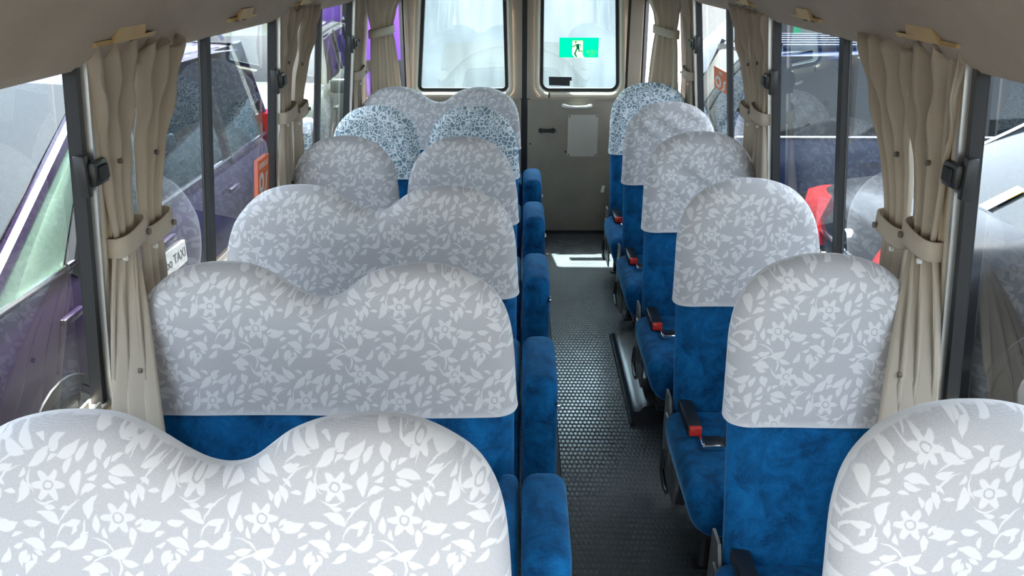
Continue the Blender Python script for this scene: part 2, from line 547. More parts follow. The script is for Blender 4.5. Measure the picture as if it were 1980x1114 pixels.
def catmull(pts, n):
    """resample a polyline smoothly into n points by arc length"""
    P = [Vector((a, b)) for a, b in pts]
    P = [P[0] * 2 - P[1]] + P + [P[-1] * 2 - P[-2]]
    out = []
    for i in range(1, len(P) - 2):
        for k in range(12):
            t = k / 12
            a, b, c, d = P[i - 1], P[i], P[i + 1], P[i + 2]
            out.append(.5 * ((2 * b) + (c - a) * t + (2 * a - 5 * b + 4 * c - d) * t * t + (3 * b - a - 3 * c + d) * t ** 3))
    out.append(P[-2])
    acc = [0]
    for i in range(1, len(out)):
        acc.append(acc[-1] + (out[i] - out[i - 1]).length)
    res = []
    j = 0
    for k in range(n):
        s = acc[-1] * k / (n - 1)
        while j < len(acc) - 2 and acc[j + 1] < s:
            j += 1
        t = (s - acc[j]) / max(acc[j + 1] - acc[j], 1e-9)
        p = out[j].lerp(out[j + 1], min(max(t, 0), 1))
        res.append((p.x, p.y))
    return res


# ------------------------------------------------------------------ bus shell
def WX(z):
    return .965 - .1 * (z - .7)


YF, YR = -1.7, 5.30
POSTS = [-1.10, .35, 1.80, 3.25, 4.70]
SILLZ, HEADZ = .70, 1.475

fl = MB().box(-.98, .98, YF, 5.34, -.06, 0).build('floor', FLOOR)
tag(fl, 'dark grey studded rubber floor of the bus aisle', 'floor', kind='structure')

# ceiling liner
cp = [(.925, 1.45), (.895, 1.452), (.862, 1.475), (.835, 1.51), (.79, 1.565), (.70, 1.645), (.54, 1.735), (.33, 1.80), (.12, 1.83)]
prof = [(-x, z) for x, z in cp] + [(x, z) for x, z in cp[::-1]]
outer = [(x * 1.06, z + .05) for x, z in prof]
poly = prof + outer[::-1]
m = MB().prism(poly, lambda a, b, d: (a, d, b), YF - .02, 5.37)
tag(m.build('ceiling', LINER, angle=50), 'beige padded ceiling liner curving down to the windows', 'ceiling', kind='structure')

for s, side in ((-1, 'left'), (1, 'right')):
    m = MB()
    m.hexa([(s * .985, YF, -.05), (s * 1.03, YF, -.05), (s * 1.03, 5.08, -.05), (s * .985, 5.08, -.05)],
           [(s * (WX(SILLZ)), YF, SILLZ), (s * 1.01, YF, SILLZ), (s * 1.01, 5.08, SILLZ), (s * WX(SILLZ), 5.08, SILLZ)])
    wall = m.build('wall_' + side, PANELUP, smooth=False)
    tag(wall, 'beige lower side panel under the %s windows' % ('driver-side' if s > 0 else 'kerb-side'), 'wall', kind='structure')
    for y in POSTS:
        y1 = y + .06 if y < 4.6 else 5.08
        m = MB().hexa([(s * (WX(SILLZ) - .012), y - .06, SILLZ), (s * (WX(SILLZ) + .02), y - .06, SILLZ), (s * (WX(SILLZ) + .02), y1, SILLZ), (s * (WX(SILLZ) - .012), y1, SILLZ)],
                      [(s * (WX(1.5) - .012), y - .06, 1.5), (s * (WX(1.5) + .02), y - .06, 1.5), (s * (WX(1.5) + .02), y1, 1.5), (s * (WX(1.5) - .012), y1, 1.5)])
        m.build('post', FRAME if y < 4.6 else PANELUP, wall, smooth=False)
        m = MB()
        for e in (-.045, .0, .045):      # raised ribs of the pillar trim
            m.hexa([(s * (WX(SILLZ) - .018), y + e - .008, SILLZ), (s * (WX(SILLZ)), y + e - .008, SILLZ), (s * (WX(SILLZ)), y + e + .008, SILLZ), (s * (WX(SILLZ) - .018), y + e + .008, SILLZ)],
                   [(s * (WX(1.47) - .018), y + e - .008, 1.47), (s * (WX(1.47)), y + e - .008, 1.47), (s * (WX(1.47)), y + e + .008, 1.47), (s * (WX(1.47) - .018), y + e + .008, 1.47)])
        m.build('post_rib', CREAM, wall, smooth=False)
    m = MB().hexa([(s * WX(HEADZ), YF, HEADZ), (s * .96, YF, HEADZ), (s * .96, 5.08, HEADZ), (s * WX(HEADZ), 5.08, HEADZ)],
                  [(s * .88, YF, 1.56), (s * .95, YF, 1.56), (s * .95, 5.08, 1.56), (s * .88, 5.08, 1.56)])
    m.build('header', CREAM, wall, smooth=False)
    m = MB().box(min(s * .925, s * 1.0), max(s * .925, s * 1.0), YF, 5.08, SILLZ - .028, SILLZ)
    m.build('sill_ledge', FRAME, wall, smooth=False)

    # corner panel with its small window
    P0, P1 = Vector((s * .70, 5.32, 0)), Vector((s * .955, 5.07, 0))
    dirv = (P1 - P0)
    Lc = dirv.length
    dirv.normalize()
    nrm = Vector((-dirv.y, dirv.x, 0)) * (1 if s < 0 else -1)
    if nrm.y < 0:
        nrm = -nrm
    fnc = lambda a, b, d: tuple(P0 + dirv * a * (1 - .10 * max(0, b - .7)) + nrm * d + Vector((0, 0, b)))
    hole = rrect(.012, Lc - .035, .80, 1.46, .03)
    m = MB().ring(rrect(0, Lc, -.05, 1.60, .002), hole, fnc, 0, .05)
    corner = m.build('wall_corner_' + side, PANELUP, smooth=False)
    tag(corner, 'angled %s rear corner panel with a narrow window' % ('driver-side' if s > 0 else 'kerb-side'), 'wall', kind='structure')
    MB().ring(hole, rrect(.022, Lc - .045, .810, 1.450, .025), fnc, .012, .045).build('window_seal', RUBBER, corner, smooth=False)
    MB().prism(rrect(.022, Lc - .045, .810, 1.450, .025), fnc, .03, .034).build('pane', CORNGL, corner, smooth=False)

wi = 0
for s, side in ((-1, 'left'), (1, 'right')):
    for k in range(4):
        y0, y1 = POSTS[k] + .06, POSTS[k + 1] - .06
        ym = (y0 + y1) / 2 - .03
        wi += 1
        wd = thing('window_%d' % wi, (s * .95, (y0 + y1) / 2, SILLZ), kind='structure',
                   label='sliding %s window between %s' % ('driver-side' if s > 0 else 'kerb-side', ['the front and the first curtained post', 'the first and second posts', 'the second and third curtained posts', 'the third and last curtained posts'][k]), cat='window')
        off = Vector((-s * .95, -(y0 + y1) / 2, -SILLZ))

        def slab(ya, yb, za, zb, xo, th):
            f = lambda y, z, o: (s * (WX(z) + o) + off.x, y + off.y, z + off.z)
            return MB().hexa([f(ya, za, xo), f(ya, za, xo + th), f(yb, za, xo + th), f(yb, za, xo)],
                             [f(ya, zb, xo), f(ya, zb, xo + th), f(yb, zb, xo + th), f(yb, zb, xo)])
        slab(y0 + .03, ym + .02, SILLZ + .025, HEADZ, .014, .004).build('pane', SIDEGL if k else FRONTGL, wd, smooth=False)
        slab(ym - .02, y1 - .02, SILLZ + .025, HEADZ, .0195, .004).build('pane', SIDEGL if k else FRONTGL, wd, smooth=False)
        slab(ym - .018, ym + .018, SILLZ + .02, HEADZ, .002, .024).build('meeting_stile', RUBBER, wd, smooth=False)
        slab(y0 - .001, y0 + .034, SILLZ, HEADZ, -.004, .028).build('jamb_seal', RUBBER, wd, smooth=False)
        slab(y1 - .022, y1 + .001, SILLZ, HEADZ, -.004, .028).build('jamb_seal', RUBBER, wd, smooth=False)
        slab(y1 - .004, y1 + .004, SILLZ, HEADZ, -.018, .014).build('jamb_strip', ALU, wd, smooth=False)
        tr = slab(y0, y1, SILLZ, SILLZ + .008, -.012, .052)
        tr.build('track', SILL, wd, smooth=False)
        for o in (-.010, .018):
            slab(y0 + .034, y1 - .042, SILLZ + .008, SILLZ + .024, o, .006).build('track_rail', SILL, wd, smooth=False)
        # latch on the rear jamb
        zl = 1.245
        x0 = s * (WX(zl)) + off.x
        mm = MB()
        sx = lambda a, b: (min(x0 - s * a, x0 - s * b), max(x0 - s * a, x0 - s * b))
        a, b = sx(-.01, .032)
        mm.rbox(a, b, y1 - .030 + off.y, y1 + .030 + off.y, zl - .026 + off.z, zl + .026 + off.z, .006, 2)
        la = mm.build('latch', BLACKP, wd)
        a, b = sx(-.004, .020)
        MB().rbox(a, b, y1 - .046 + off.y, y1 - .026 + off.y, zl - .045 + off.z, zl + .042 + off.z, .004, 2).build('latch_keeper', BLACKP, la)
        a, b = sx(.030, .038)
        MB().rbox(a, b, y1 - .018 + off.y, y1 + .020 + off.y, zl - .016 + off.z, zl + .016 + off.z, .003, 1).build('latch_button', RUBBER, la)

# front of the bus (behind the photographer): dashboard wall and windscreen
m = MB().box(-.98, .98, YF - .05, YF, -.05, .58)
m.box(-.98, -.90, YF - .05, YF, .58, 1.60).box(.90, .98, YF - .05, YF, .58, 1.60)
m.box(-.90, .90, YF - .05, YF, 1.60, 1.86)
tag(m.build('wall_front', PANELUP, smooth=False), 'front bulkhead of the bus around the windscreen', 'wall', kind='structure')
tag(MB().box(-.90, .90, YF - .03, YF - .025, .58, 1.60).build('window_9', FRONTGL, smooth=False), 'wide windscreen at the front of the bus', 'window', kind='structure')

# rear wall pillars and header
fr = lambda a, b, d: (a, YR + d, b)
m = MB()
m.box(-.705, -.688, YR, YR + .06, -.05, 1.62)
m.box(.635, .705, YR, YR + .06, -.05, 1.62)
m.box(-.96, .96, YR, YR + .06, 1.60, 1.90)
m.box(-.72, .72, YR + .0, YR + .06, -.05, .0)
tag(m.build('wall_rear', PANELUP, smooth=False), 'beige rear frame around the two back doors', 'wall', kind='structure')


def rear_door(name, x0, x1, hole_args, label):
    d = thing(name, ((x0 + x1) / 2, YR, 0), kind='structure', label=label, cat='door')
    o = -(x0 + x1) / 2
    f = lambda a, b, q: (a + o, q, b)
    hole = rrect(*hole_args[0], **hole_args[1])
    hx0, hx1, hz0, hz1, hr = hole_args[0]
    grow = lambda g, r: rrect(hx0 - g, hx1 + g, hz0 - g, hz1 + g, max(r, .005), **hole_args[1])
    up = MB().ring(rrect(x0, x1, .862, 1.598, .003), grow(.03, hr + .03), f, 0.004, .06).build('upper_panel', PANELUP, d, smooth=False)
    # sloping surround down to the glass
    o1, i1 = grow(.031, hr + .03), hole
    rings = [[f(a, b, -.004) for a, b in grow(.038, hr + .036)], [f(a, b, -.006) for a, b in o1], [f(a, b, .002) for a, b in grow(.014, hr + .014)], [f(a, b, .034) for a, b in hole], [f(a, b, .05) for a, b in hole]]
    MB().loft(rings, cap=False).build('window_surround', CREAM, d, angle=60)
    MB().ring(grow(.002, hr), grow(-.016, max(hr - .016, .01)), f, .026, .05).build('window_seal', RUBBER, d, smooth=False)
    pn = MB().prism(grow(-.015, max(hr - .015, .01)), f, .036, .040).build('pane', REARGL, d, smooth=False)
    MB().rbox(x0 + .004 + o, x1 - .004 + o, -.006, .05, .012, .858, .006, 2).build('lower_panel', PANEL, d)
    MB().box(x0 + .02 + o, x1 - .02 + o, -.010, .0, .855, .865).build('panel_seam', PANELUP, d, smooth=False)
    MB().box(x0 + o, x1 + o, -.012, .03, .0, .022).build('door_seal', RUBBER, d, smooth=False)
    return d, o


d1, o1 = rear_door('door_1', -.688, -.008, ((-.645, -.095, .905, 1.52, .035), dict(skewl=.05, skew=-.015)),
                   'left-hand beige rear door with a large dusty window')
d2, o2 = rear_door('door_2', .022, .618, ((.105, .585, .905, 1.52, .055), dict(skew=-.03)),
                   'rear emergency door with a green exit sign on its window')
tag(MB().box(-.022, .036, YR + .012, YR + .05, 0, 1.60).build('trim_1', RUBBER, smooth=False), 'black rubber seam between the two rear doors', 'seal', kind='structure')
tag(MB().box(.605, .645, YR + .012, YR + .05, 0, 1.60).build('trim_2', RUBBER, smooth=False), 'black rubber seam right of the emergency door', 'seal', kind='structure')

# fittings of the emergency door (parts of the door)
pts = [(.245 + o2, -.004, .822), (.255 + o2, -.022, .822), (.275 + o2, -.034, .818), (.33 + o2, -.036, .816), (.385 + o2, -.034, .818), (.405 + o2, -.022, .822), (.415 + o2, -.004, .822)]
MB().tube(pts, [.012, .011, .009, .008, .009, .011, .012], 10).build('pull_handle', WHITEP, d2)['label'] = 'white pull handle under the window'
m = MB().tube([(.11 + o2, -.012, .668), (.185 + o2, -.012, .668)], .011, 10)
for xx in (.11, .185):
    m.tube([(xx + o2, .0, .668), (xx + o2, -.02, .668)], [.017, .015], 12)
m.build('lock_lever', BLACKP, d2)['label'] = 'dark lock lever'
bd = MB().box(.277 + o2, .463 + o2, -.010, -.005, .507, .766).build('notice_board', PAPER, d2, smooth=False)
for xx in (.286, .454):
    for zz in (.516, .757):
        MB().tube([(xx + o2, -.005, zz), (xx + o2, -.0125, zz)], .006, 8).build('screw', BUTTON, bd)
for xx, zz in ((.045, .585), (.265, .535)):
    MB().tube([(xx + o2, 0, zz), (xx + o2, -.009, zz)], .006, 8).build('screw', RUBBER, d2)
stk = MB().prism([(.495, .275), (.514, .275), (.522, .318), (.502, .318)], lambda a, b, q: (a + o2, q, b), -.0085, -.0055).build('sticker', WHITEP, d2, smooth=False)
MB().prism([(.113, .0), (.145, .0), (.15, .045), (.108, .045)], lambda a, b, q: (a + o2, q, b + .862), -.012, -.003)
MB().tube([(.158 + o2, -.002, .90), (.158 + o2, -.008, .878), (.16 + o2, -.008, .868)], .005, 8).build('hook', DARKST, d2)

# exit sign on the pane
sg = thing('exit_sign', (.334, YR + .030, 1.162), label='green emergency exit sign with a running figure stuck on the rear window', cat='sign')
fs = lambda a, b, q: (a - .334, q, b - 1.162)
for pl in ([(.216, 1.104), (.310, 1.104), (.294, 1.122), (.294, 1.204), (.294, 1.220), (.216, 1.220)], [(.294, 1.204), (.358, 1.204), (.358, 1.220), (.294, 1.220)], [(.372, 1.104), (.453, 1.104), (.453, 1.220), (.358, 1.220), (.358, 1.120)]):
    MB().prism(pl, fs, 0, .003).build('plate', GREEN, sg, smooth=False)


def signp(name, poly, mat, d):
    return MB().prism(poly, lambda a, b, q: (.216 - .334 + a * .237, q, 1.104 - 1.162 + b * .116), -d, .001).build(name, mat, sg, smooth=False)


signp('doorway_mark', [(.33, .86), (.33, .16), (.40, .0), (.66, .0), (.60, .14), (.60, .86)], PALE, -.0006)
man = GREEN
U = [[(.415 + .024 * math.cos(t * .628), .775 + .048 * math.sin(t * .628)) for t in range(10)],
     [(.42, .66), (.50, .69), (.515, .46), (.44, .44)],
     [(.43, .67), (.40, .56), (.32, .52), (.32, .56), (.38, .60), (.41, .68)],
     [(.48, .69), (.54, .66), (.56, .55), (.54, .53), (.52, .63), (.49, .65)],
     [(.44, .47), (.475, .45), (.42, .20), (.47, .02), (.43, .02), (.375, .19)],
     [(.47, .47), (.515, .46), (.52, .34), (.60, .34), (.60, .30), (.49, .30)]]
for pl in U:
    signp('running_figure', pl, GREEN, .0016)
base = Matrix.Translation((0, 0, 0)) @ Matrix.Rotation(R(90), 4, 'X')
text_mesh('lettering', '非常口', .024, PALE, sg, Matrix.Translation((.079, -.0008, -.026)) @ Matrix.Rotation(R(90), 4, 'X'))
text_mesh('lettering', 'EXIT', .019, PALE, sg, Matrix.Translation((.079, -.0008, -.046)) @ Matrix.Rotation(R(90), 4, 'X'))
tp = MB().prism([(.158, .938), (.285, .934), (.285, .966), (.297, .966), (.295, .988), (.155, .990)], lambda a, b, q: (a - .226, q, b - .96), 0, .003).build('tape_patch', TAPE, smooth=False)
tp.location = (.226, YR + .031, .96)
tag(tp, 'torn black tape patch stuck low on the rear door window', 'tape')

# raised seat rail along the aisle and wheel housing
tag(MB().rbox(.045, .135, .2, 5.22, 0, .05, .012, 2).build('trim_3', DARKST), 'dark metal rail along the floor beside the double seats', 'rail', kind='structure')
wh = thing('wheel_housing', (.60, 3.26, 0), label='glossy black plastic wheel housing beside the aisle under the single seats', cat='wheel housing')
m = MB()
rings = []
for (x, z) in ((.418, .0), (.418, .028), (.428, .036), (.452, .036), (.472, .05), (.50, .054), (.525, .075), (.55, .112), (.575, .12), (.97, .12), (.97, 0)):
    k = min(1, z / .1)
    y0, y1 = 2.86 + .10 * k, 3.68 - .10 * k
    rings.append([(x - .60, y0 - 3.26, z), (x - .60, y0 + .05 - 3.26, z + (.004 if z else 0)), (x - .60, y1 - .05 - 3.26, z + (.004 if z else 0)), (x - .60, y1 - 3.26, z)])
m.loft(rings, cap=False, closed=False)
for e in (0, 3):
    m.add([r[e] for r in rings], [tuple(range(len(rings)))])
m.build('cover', GLOSSB, wh, angle=35)
MB().rbox(-.188, -.172, -.41, .43, .0, .012, .003, 1).build('edge_strip', RUBBER, wh)


# ------------------------------------------------------------------ seats
TILT = math.tan(R(14))
HEART = [(-.925, .74), (-.921, .80), (-.910, .85), (-.893, .893), (-.867, .928), (-.838, .957), (-.80, .982), (-.745, .997), (-.69, 1.001), (-.64, .997), (-.605, .986), (-.565, .965), (-.528, .942), (-.495, .926), (-.462, .920), (-.433, .924), (-.409, .936), (-.385, .954), (-.356, .974), (-.309, .991), (-.252, .999), (-.195, .998), (-.148, .987), (-.104, .966), (-.070, .942), (-.046, .908), (-.031, .864), (-.023, .803), (-.018, .72)]
SINGLE = [(.483, .74), (.484, .797), (.486, .846), (.491, .878), (.499, .909), (.513, .938), (.536, .967), (.57, .994), (.616, 1.013), (.66, 1.022), (.703, 1.024), (.744, 1.021), (.788, 1.011), (.828, .994), (.862, .966), (.888, .930), (.905, .888), (.914, .84), (.918, .79), (.920, .74)]
TWINL = [(-.918, .72), (-.915, .79), (-.906, .856), (-.88, .920), (-.825, .974), (-.77, .996), (-.715, 1.004), (-.66, 1.002), (-.60, .984), (-.548, .945), (-.512, .887), (-.499, .80), (-.494, .72)]
TWINR = [(-.456, .72), (-.454, .79), (-.444, .856), (-.416, .920), (-.362, .972), (-.31, .994), (-.25, 1.003), (-.19, 1.0), (-.13, .982), (-.083, .943), (-.046, .88), (-.028, .80), (-.022, .72)]


def dist_poly(p, poly):
    best = 9
    x, z = p
    for i in range(len(poly)):
        ax, az = poly[i]
        bx, bz = poly[(i + 1) % len(poly)]
        dx, dz = bx - ax, bz - az
        L2 = dx * dx + dz * dz
        t = 0 if L2 == 0 else max(0, min(1, ((x - ax) * dx + (z - az) * dz) / L2))
        dd = (x - ax - t * dx) ** 2 + (z - az - t * dz) ** 2
        if dd < best:
            best = dd
    return math.sqrt(best)


def back_mesh(outline, zb, nc, nr, r, tf, tb, offs=0.0, roundbot=True, x0=0.0, flare=0.0, wrinkle=None, key='back', mat=None, cover=False, uvo=(0, 0), hemsag=0.0):
    """closed cushion-like slab whose front silhouette is the outline; y = depth about the reclined mid plane"""
    top = catmull(outline, nc)
    cx = sum(p[0] for p in top) / nc
    if offs:
        q = []
        for i, p in enumerate(top):
            a, b = top[max(i - 1, 0)], top[min(i + 1, nc - 1)]
            t = Vector((b[0] - a[0], b[1] - a[1])).normalized()
            q.append((p[0] - t.y * offs, p[1] + t.x * offs))
        top = q
    closed = list(top) + [(top[-1][0], zb if roundbot else zb - .4), (top[0][0], zb if roundbot else zb - .4)]
    V, UV, AT = [], [], []
    for i, (x, zt) in enumerate(top):
        zb_i = zb + hemsag * math.sin(i / (nc - 1) * 9 + cx * 5)
        for j in range(nr):
            v = j / (nr - 1)
            vv = (1 - math.cos(math.pi * v)) / 2 if roundbot else math.sin(math.pi / 2 * v)
            z = zb_i + (zt - zb_i) * vv
            d = 0 if (j == nr - 1 or i in (0, nc - 1) or (j == 0 and roundbot)) else dist_poly((x, z), closed)
            q = math.sqrt(max(0, 1 - (1 - min(d / r, 1)) ** 2))
            xx = x
            if flare:
                xx = x + flare * (1 - vv) ** 2 * (1 if x > cx else -1) * min(1, abs(x - cx) / .15)
            w_ = (wrinkle(x, z) + wrinkle.amp) * q if wrinkle else 0
            pil = .010 * min(1, d / .2)
            oo = offs * (1 if (d > 0 or not roundbot) else 0) * min(1, d / .008)
            V.append((xx - x0, z, -(tf * q + pil + oo + w_), (tb * q + oo)))
            UV.append((xx + uvo[0], z * 1.03 + uvo[1]))
            rim = 1 - min(1, max(0, (d - .005) / .006))
            hem = 1 - min(1, max(0, (z - zb_i - .010) / .004))
            AT.append((hem, max(rim, hem, .0 if z < 0 else 1.0)) if cover else (0, 0))
    n = len(V)
    verts = [(x, -(1 - z) * TILT + yf, z) for x, z, yf, yb in V] + [(x, -(1 - z) * TILT + yb, z) for x, z, yf, yb in V]
    faces = []
    for i in range(nc - 1):
        for j in range(nr - 1):
            a, b, c, d = i * nr + j, (i + 1) * nr + j, (i + 1) * nr + j + 1, i * nr + j + 1
            faces.append((a, b, c, d))
            faces.append((n + a, n + d, n + c, n + b))
    me = bpy.data.meshes.new(key)
    me.from_pydata(verts, [], faces)
    uvl = me.uv_layers.new(name='UVMap')
    for lp in me.loops:
        uvl.data[lp.index].uv = UV[lp.vertex_index % n]
    if cover:
        at = me.attributes.new('rim', 'FLOAT', 'POINT')
        at.data.foreach_set('value', [a[0] for a in AT] + [a[1] for a in AT])
    bm = bmesh.new()
    bm.from_mesh(me)
    bmesh.ops.remove_doubles(bm, verts=bm.verts, dist=.00005)
    bmesh.ops.dissolve_degenerate(bm, edges=bm.edges, dist=.00002)
    bm.to_mesh(me)
    bm.free()
    me.polygons.foreach_set('use_smooth', [True] * len(me.polygons))
    me.materials.append(mat)
    return me


def wr(a, f, ph, zc=.85, hw=.12):
    def fn(x, z):
        e = math.exp(-((z - zc) / hw) ** 2)
        return a * e * math.sin(f * (z + .10 * math.sin(7 * x + ph) + .22 * (x - .7)) + ph)
    fn.amp = a
    return fn


CACHE = {}


def cached(key, make):
    if key not in CACHE:
        CACHE[key] = make()
    return CACHE[key]


def mesh_of(mb, name, mat, **k):
    return mb.mesh(name, mat, **k)


ROWY = [1.15, 1.854, 2.58, 3.35, 4.10, 4.77]
BX = -.47    # bench origin
COVER_Z = .682


def jump_seat(parent, t):
    """aisle seat folded up against the bench"""
    pad = cached('jpad', lambda: mesh_of(MB().rbox(.0, .098, -.545, -.235, .16, .612, .034, 4), 'folded_cushion', BLUE))
    j = link('folding_seat', pad, parent)
    j['label'] = 'blue aisle seat folded upright beside the bench'
    j.location = (-BX, 0, 0)
    link('folded_backrest', cached('jback', lambda: mesh_of(MB().rbox(-.052, -.006, -.50, -.22, .12, .592, .02, 3), 'folded_backrest', BLUE)), j)
    link('hinge', cached('jhinge', lambda: mesh_of(MB().rbox(.02, .09, -.43, -.27, .045, .17, .01, 2), 'hinge', DARKST)), j)
    link('hinge_cap', cached('jcap', lambda: mesh_of(MB().tube([(.097, -.53, .53), (.103, -.53, .53)], .010, 10), 'hinge_cap', ALU)), j)


def bench(row, kind, cmat, label, cover_note, jump=True, wrk=None):
    Y = ROWY[row - 1]
    t = thing('double_seat', (BX, Y, 0), label=label, cat='seat', group='double seats along the kerb side')
    parts = [('H', HEART)] if kind == 'heart' else [('L', TWINL), ('R', TWINR)]
    for nm, ol in parts:
        b = link('backrest', cached('bk' + kind + nm, lambda: back_mesh(ol, .30, 84 if kind == 'heart' else 52, 30, .055, .048, .05, x0=BX, key='backrest', mat=BLUE)), t)
        ck = 'cv' + kind + nm + cmat.name + (str(row) if wrk else '')
        c = link('headrest_cover', cached(ck, lambda: back_mesh(ol, COVER_Z, 110 if kind == 'heart' else 64, 34, .055, .048, .05, offs=.005, roundbot=False, x0=BX, flare=.004, wrinkle=wrk, key='headrest_cover', mat=cmat, cover=True, uvo=(row * .0, 0), hemsag=.003)), b)
        c['label'] = cover_note
    link('cushion', cached('bcush', lambda: mesh_of(MB().rbox(-.925 - BX, -.03 - BX, -.64, -.16, .17, .335, .05, 4), 'cushion', BLUE)), t)
    link('seat_frame', cached('bframe', lambda: mesh_of(MB().box(-.90 - BX, -.05 - BX, -.58, -.18, .13, .175), 'seat_frame', DARKST, smooth=False)), t)
    for i, (xx, yy) in enumerate(((-.86, -.50), (-.86, -.20), (-.10, -.50), (-.10, -.20))):
        me = cached('bleg', lambda: mesh_of(MB().tube([(0, 0, .0), (0, 0, .14)], .016, 8).rbox(-.03, .03, -.03, .03, 0, .008, .002, 1), 'leg', DARKST))
        lg = link('leg', me, t)
        lg.location = (xx - BX, yy, 0)
    if jump:
        jump_seat(t, row)
    return t


def single(row, cmat, label, cover_note, wrk=None):
    Y = ROWY[row - 1]
    X0 = .70
    t = thing('single_seat', (X0, Y, 0), label=label, cat='seat', group='single seats along the driver side')
    b = link('backrest', cached('sbk', lambda: back_mesh(SINGLE, .295, 60, 32, .055, .05, .05, x0=X0, key='backrest', mat=BLUE)), t)
    ck = 'scv' + cmat.name + (str(row) if wrk else '')
    c = link('headrest_cover', cached(ck, lambda: back_mesh(SINGLE, .662, 72, 36, .055, .05, .05, offs=.006, roundbot=False, x0=X0, flare=.006, wrinkle=wrk, key='headrest_cover', mat=cmat, cover=True, uvo=(.11, 0), hemsag=.003)), b)
    c['label'] = cover_note

    def cush():
        bm = MB().rbox(.435 - X0, .925 - X0, -.66, -.17, .165, .338, .065, 5)
        # taper the underside towards the aisle front corner
        bm.v = [(x + (.04 * (.34 - z) / .17 if x < -.15 else 0), y, z) for x, y, z in bm.v]
        return bm.mesh('cushion', BLUE)
    link('cushion', cached('scush', cush), t)
    link('seat_frame', cached('sframe', lambda: mesh_of(MB().box(.50 - X0, .90 - X0, -.58, -.19, .13, .172), 'seat_frame', DARKST, smooth=False)), t)
    for xx, yy in ((.53, -.53), (.53, -.20), (.87, -.53), (.87, -.20)):
        if 2.8 < Y + yy < 3.75 and xx > .4:
            hz = .10
        else:
            hz = 0
        me = cached('sleg%g' % hz, lambda: mesh_of(MB().tube([(0, 0, hz), (0, 0, .14)], .016, 8).rbox(-.03, .03, -.03, .03, hz, hz + .008, .002, 1), 'leg', DARKST))
        lg = link('leg', me, t)
        lg.location = (xx - X0, yy, 0)
    # reclining bracket on the aisle side
    br = link('recliner_plate', cached('sbrk', lambda: mesh_of(MB().prism([(-.34, .08), (-.14, .08), (-.10, .20), (-.11, .36), (-.17, .36), (-.24, .24), (-.35, .17)], lambda a, q, d: (d, a, q), .468 - X0, .476 - X0).rbox(.458 - X0, .470 - X0, -.27, -.17, .15, .31, .004, 2), 'recliner_plate', STEEL, angle=30)), t)
    link('recliner_lever', cached('slev', lambda: mesh_of(MB().tube([(.455 - X0, -.22, .20), (.448 - X0, -.24, .14), (.446 - X0, -.31, .125), (.446 - X0, -.35, .13)], .008, 8), 'recliner_lever', BLACKP)), br)
    # belt buckle by the backrest foot
    bu = link('belt_buckle', cached('sbuk', lambda: mesh_of(MB().rbox(.49 - X0, .535 - X0, -.37, -.20, .338, .372, .006, 2), 'belt_buckle', BLACKP)), t)
    link('release_button', cached('sbtn', lambda: mesh_of(MB().rbox(.494 - X0, .531 - X0, -.384, -.366, .346, .374, .004, 2), 'release_button', REDP)), bu)
    lt = link('belt_tongue', cached('stng', lambda: mesh_of(MB().rbox(.525 - X0, .585 - X0, -.44, -.385, .340, .352, .004, 2), 'belt_tongue', BLACKP)), t)
    link('tongue_plate', cached('stp', lambda: mesh_of(MB().rbox(.520 - X0, .530 - X0, -.442, -.383, .337, .355, .003, 1).rbox(.52 - X0, .585 - X0, -.448, -.440, .337, .355, .003, 1), 'tongue_plate', CHROME)), lt)
    link('belt_strap', cached('sbelt', lambda: mesh_of(MB().hexa([(.575 - X0, -.435, .338), (.80 - X0, -.29, .337), (.80 - X0, -.24, .337), (.575 - X0, -.39, .338)], [(.575 - X0, -.435, .343), (.80 - X0, -.29, .342), (.80 - X0, -.24, .342), (.575 - X0, -.39, .343)]), 'belt_strap', RUBBER, smooth=False)), lt)
    return t


lc = 'white floral lace cover'
bench(1, 'heart', LACE, 'heart-topped double seat in floral lace cover, sixth row from the rear doors', lc, jump=False)
bench(2, 'heart', LACE, 'heart-topped double seat in floral lace cover, fifth row from the rear doors', lc)
bench(3, 'heart', LACE, 'heart-topped double seat in floral lace cover, directly ahead of the twin-backed floral seat', lc)
bench(4, 'twin', LACE, 'twin-backed double seat with two smooth floral lace covers', lc)
bench(5, 'twin', CROCHET, 'twin-backed double seat with two open crochet covers', 'white open crochet cover', wrk=wr(.006, 26, .5, .86, .12))
bench(6, 'heart', LACE, 'heart-topped double seat in floral lace standing against the rear door', lc)
single(1, LACE, 'blue single seat with lace cover, sixth row from the rear doors', lc)
single(2, LACE, 'blue single seat with smooth lace cover beside the first curtained post', lc)
single(3, LACE, 'blue single seat with smooth lace cover, fourth row from the rear doors', lc)
single(4, LACE, 'blue single seat with crumpled lace cover over the wheel housing', 'creased floral lace cover', wrk=wr(.009, 45, 1.0, .88, .09))
single(5, LACE, 'blue single seat with creased lace cover, just ahead of the crochet-covered single', 'creased floral lace cover', wrk=wr(.009, 55, 2.2, .93, .06))
single(6, CROCHET, 'blue single seat with open crochet cover next to the emergency door', 'white open crochet cover', wrk=wr(.006, 24, 2.0, .88, .12))


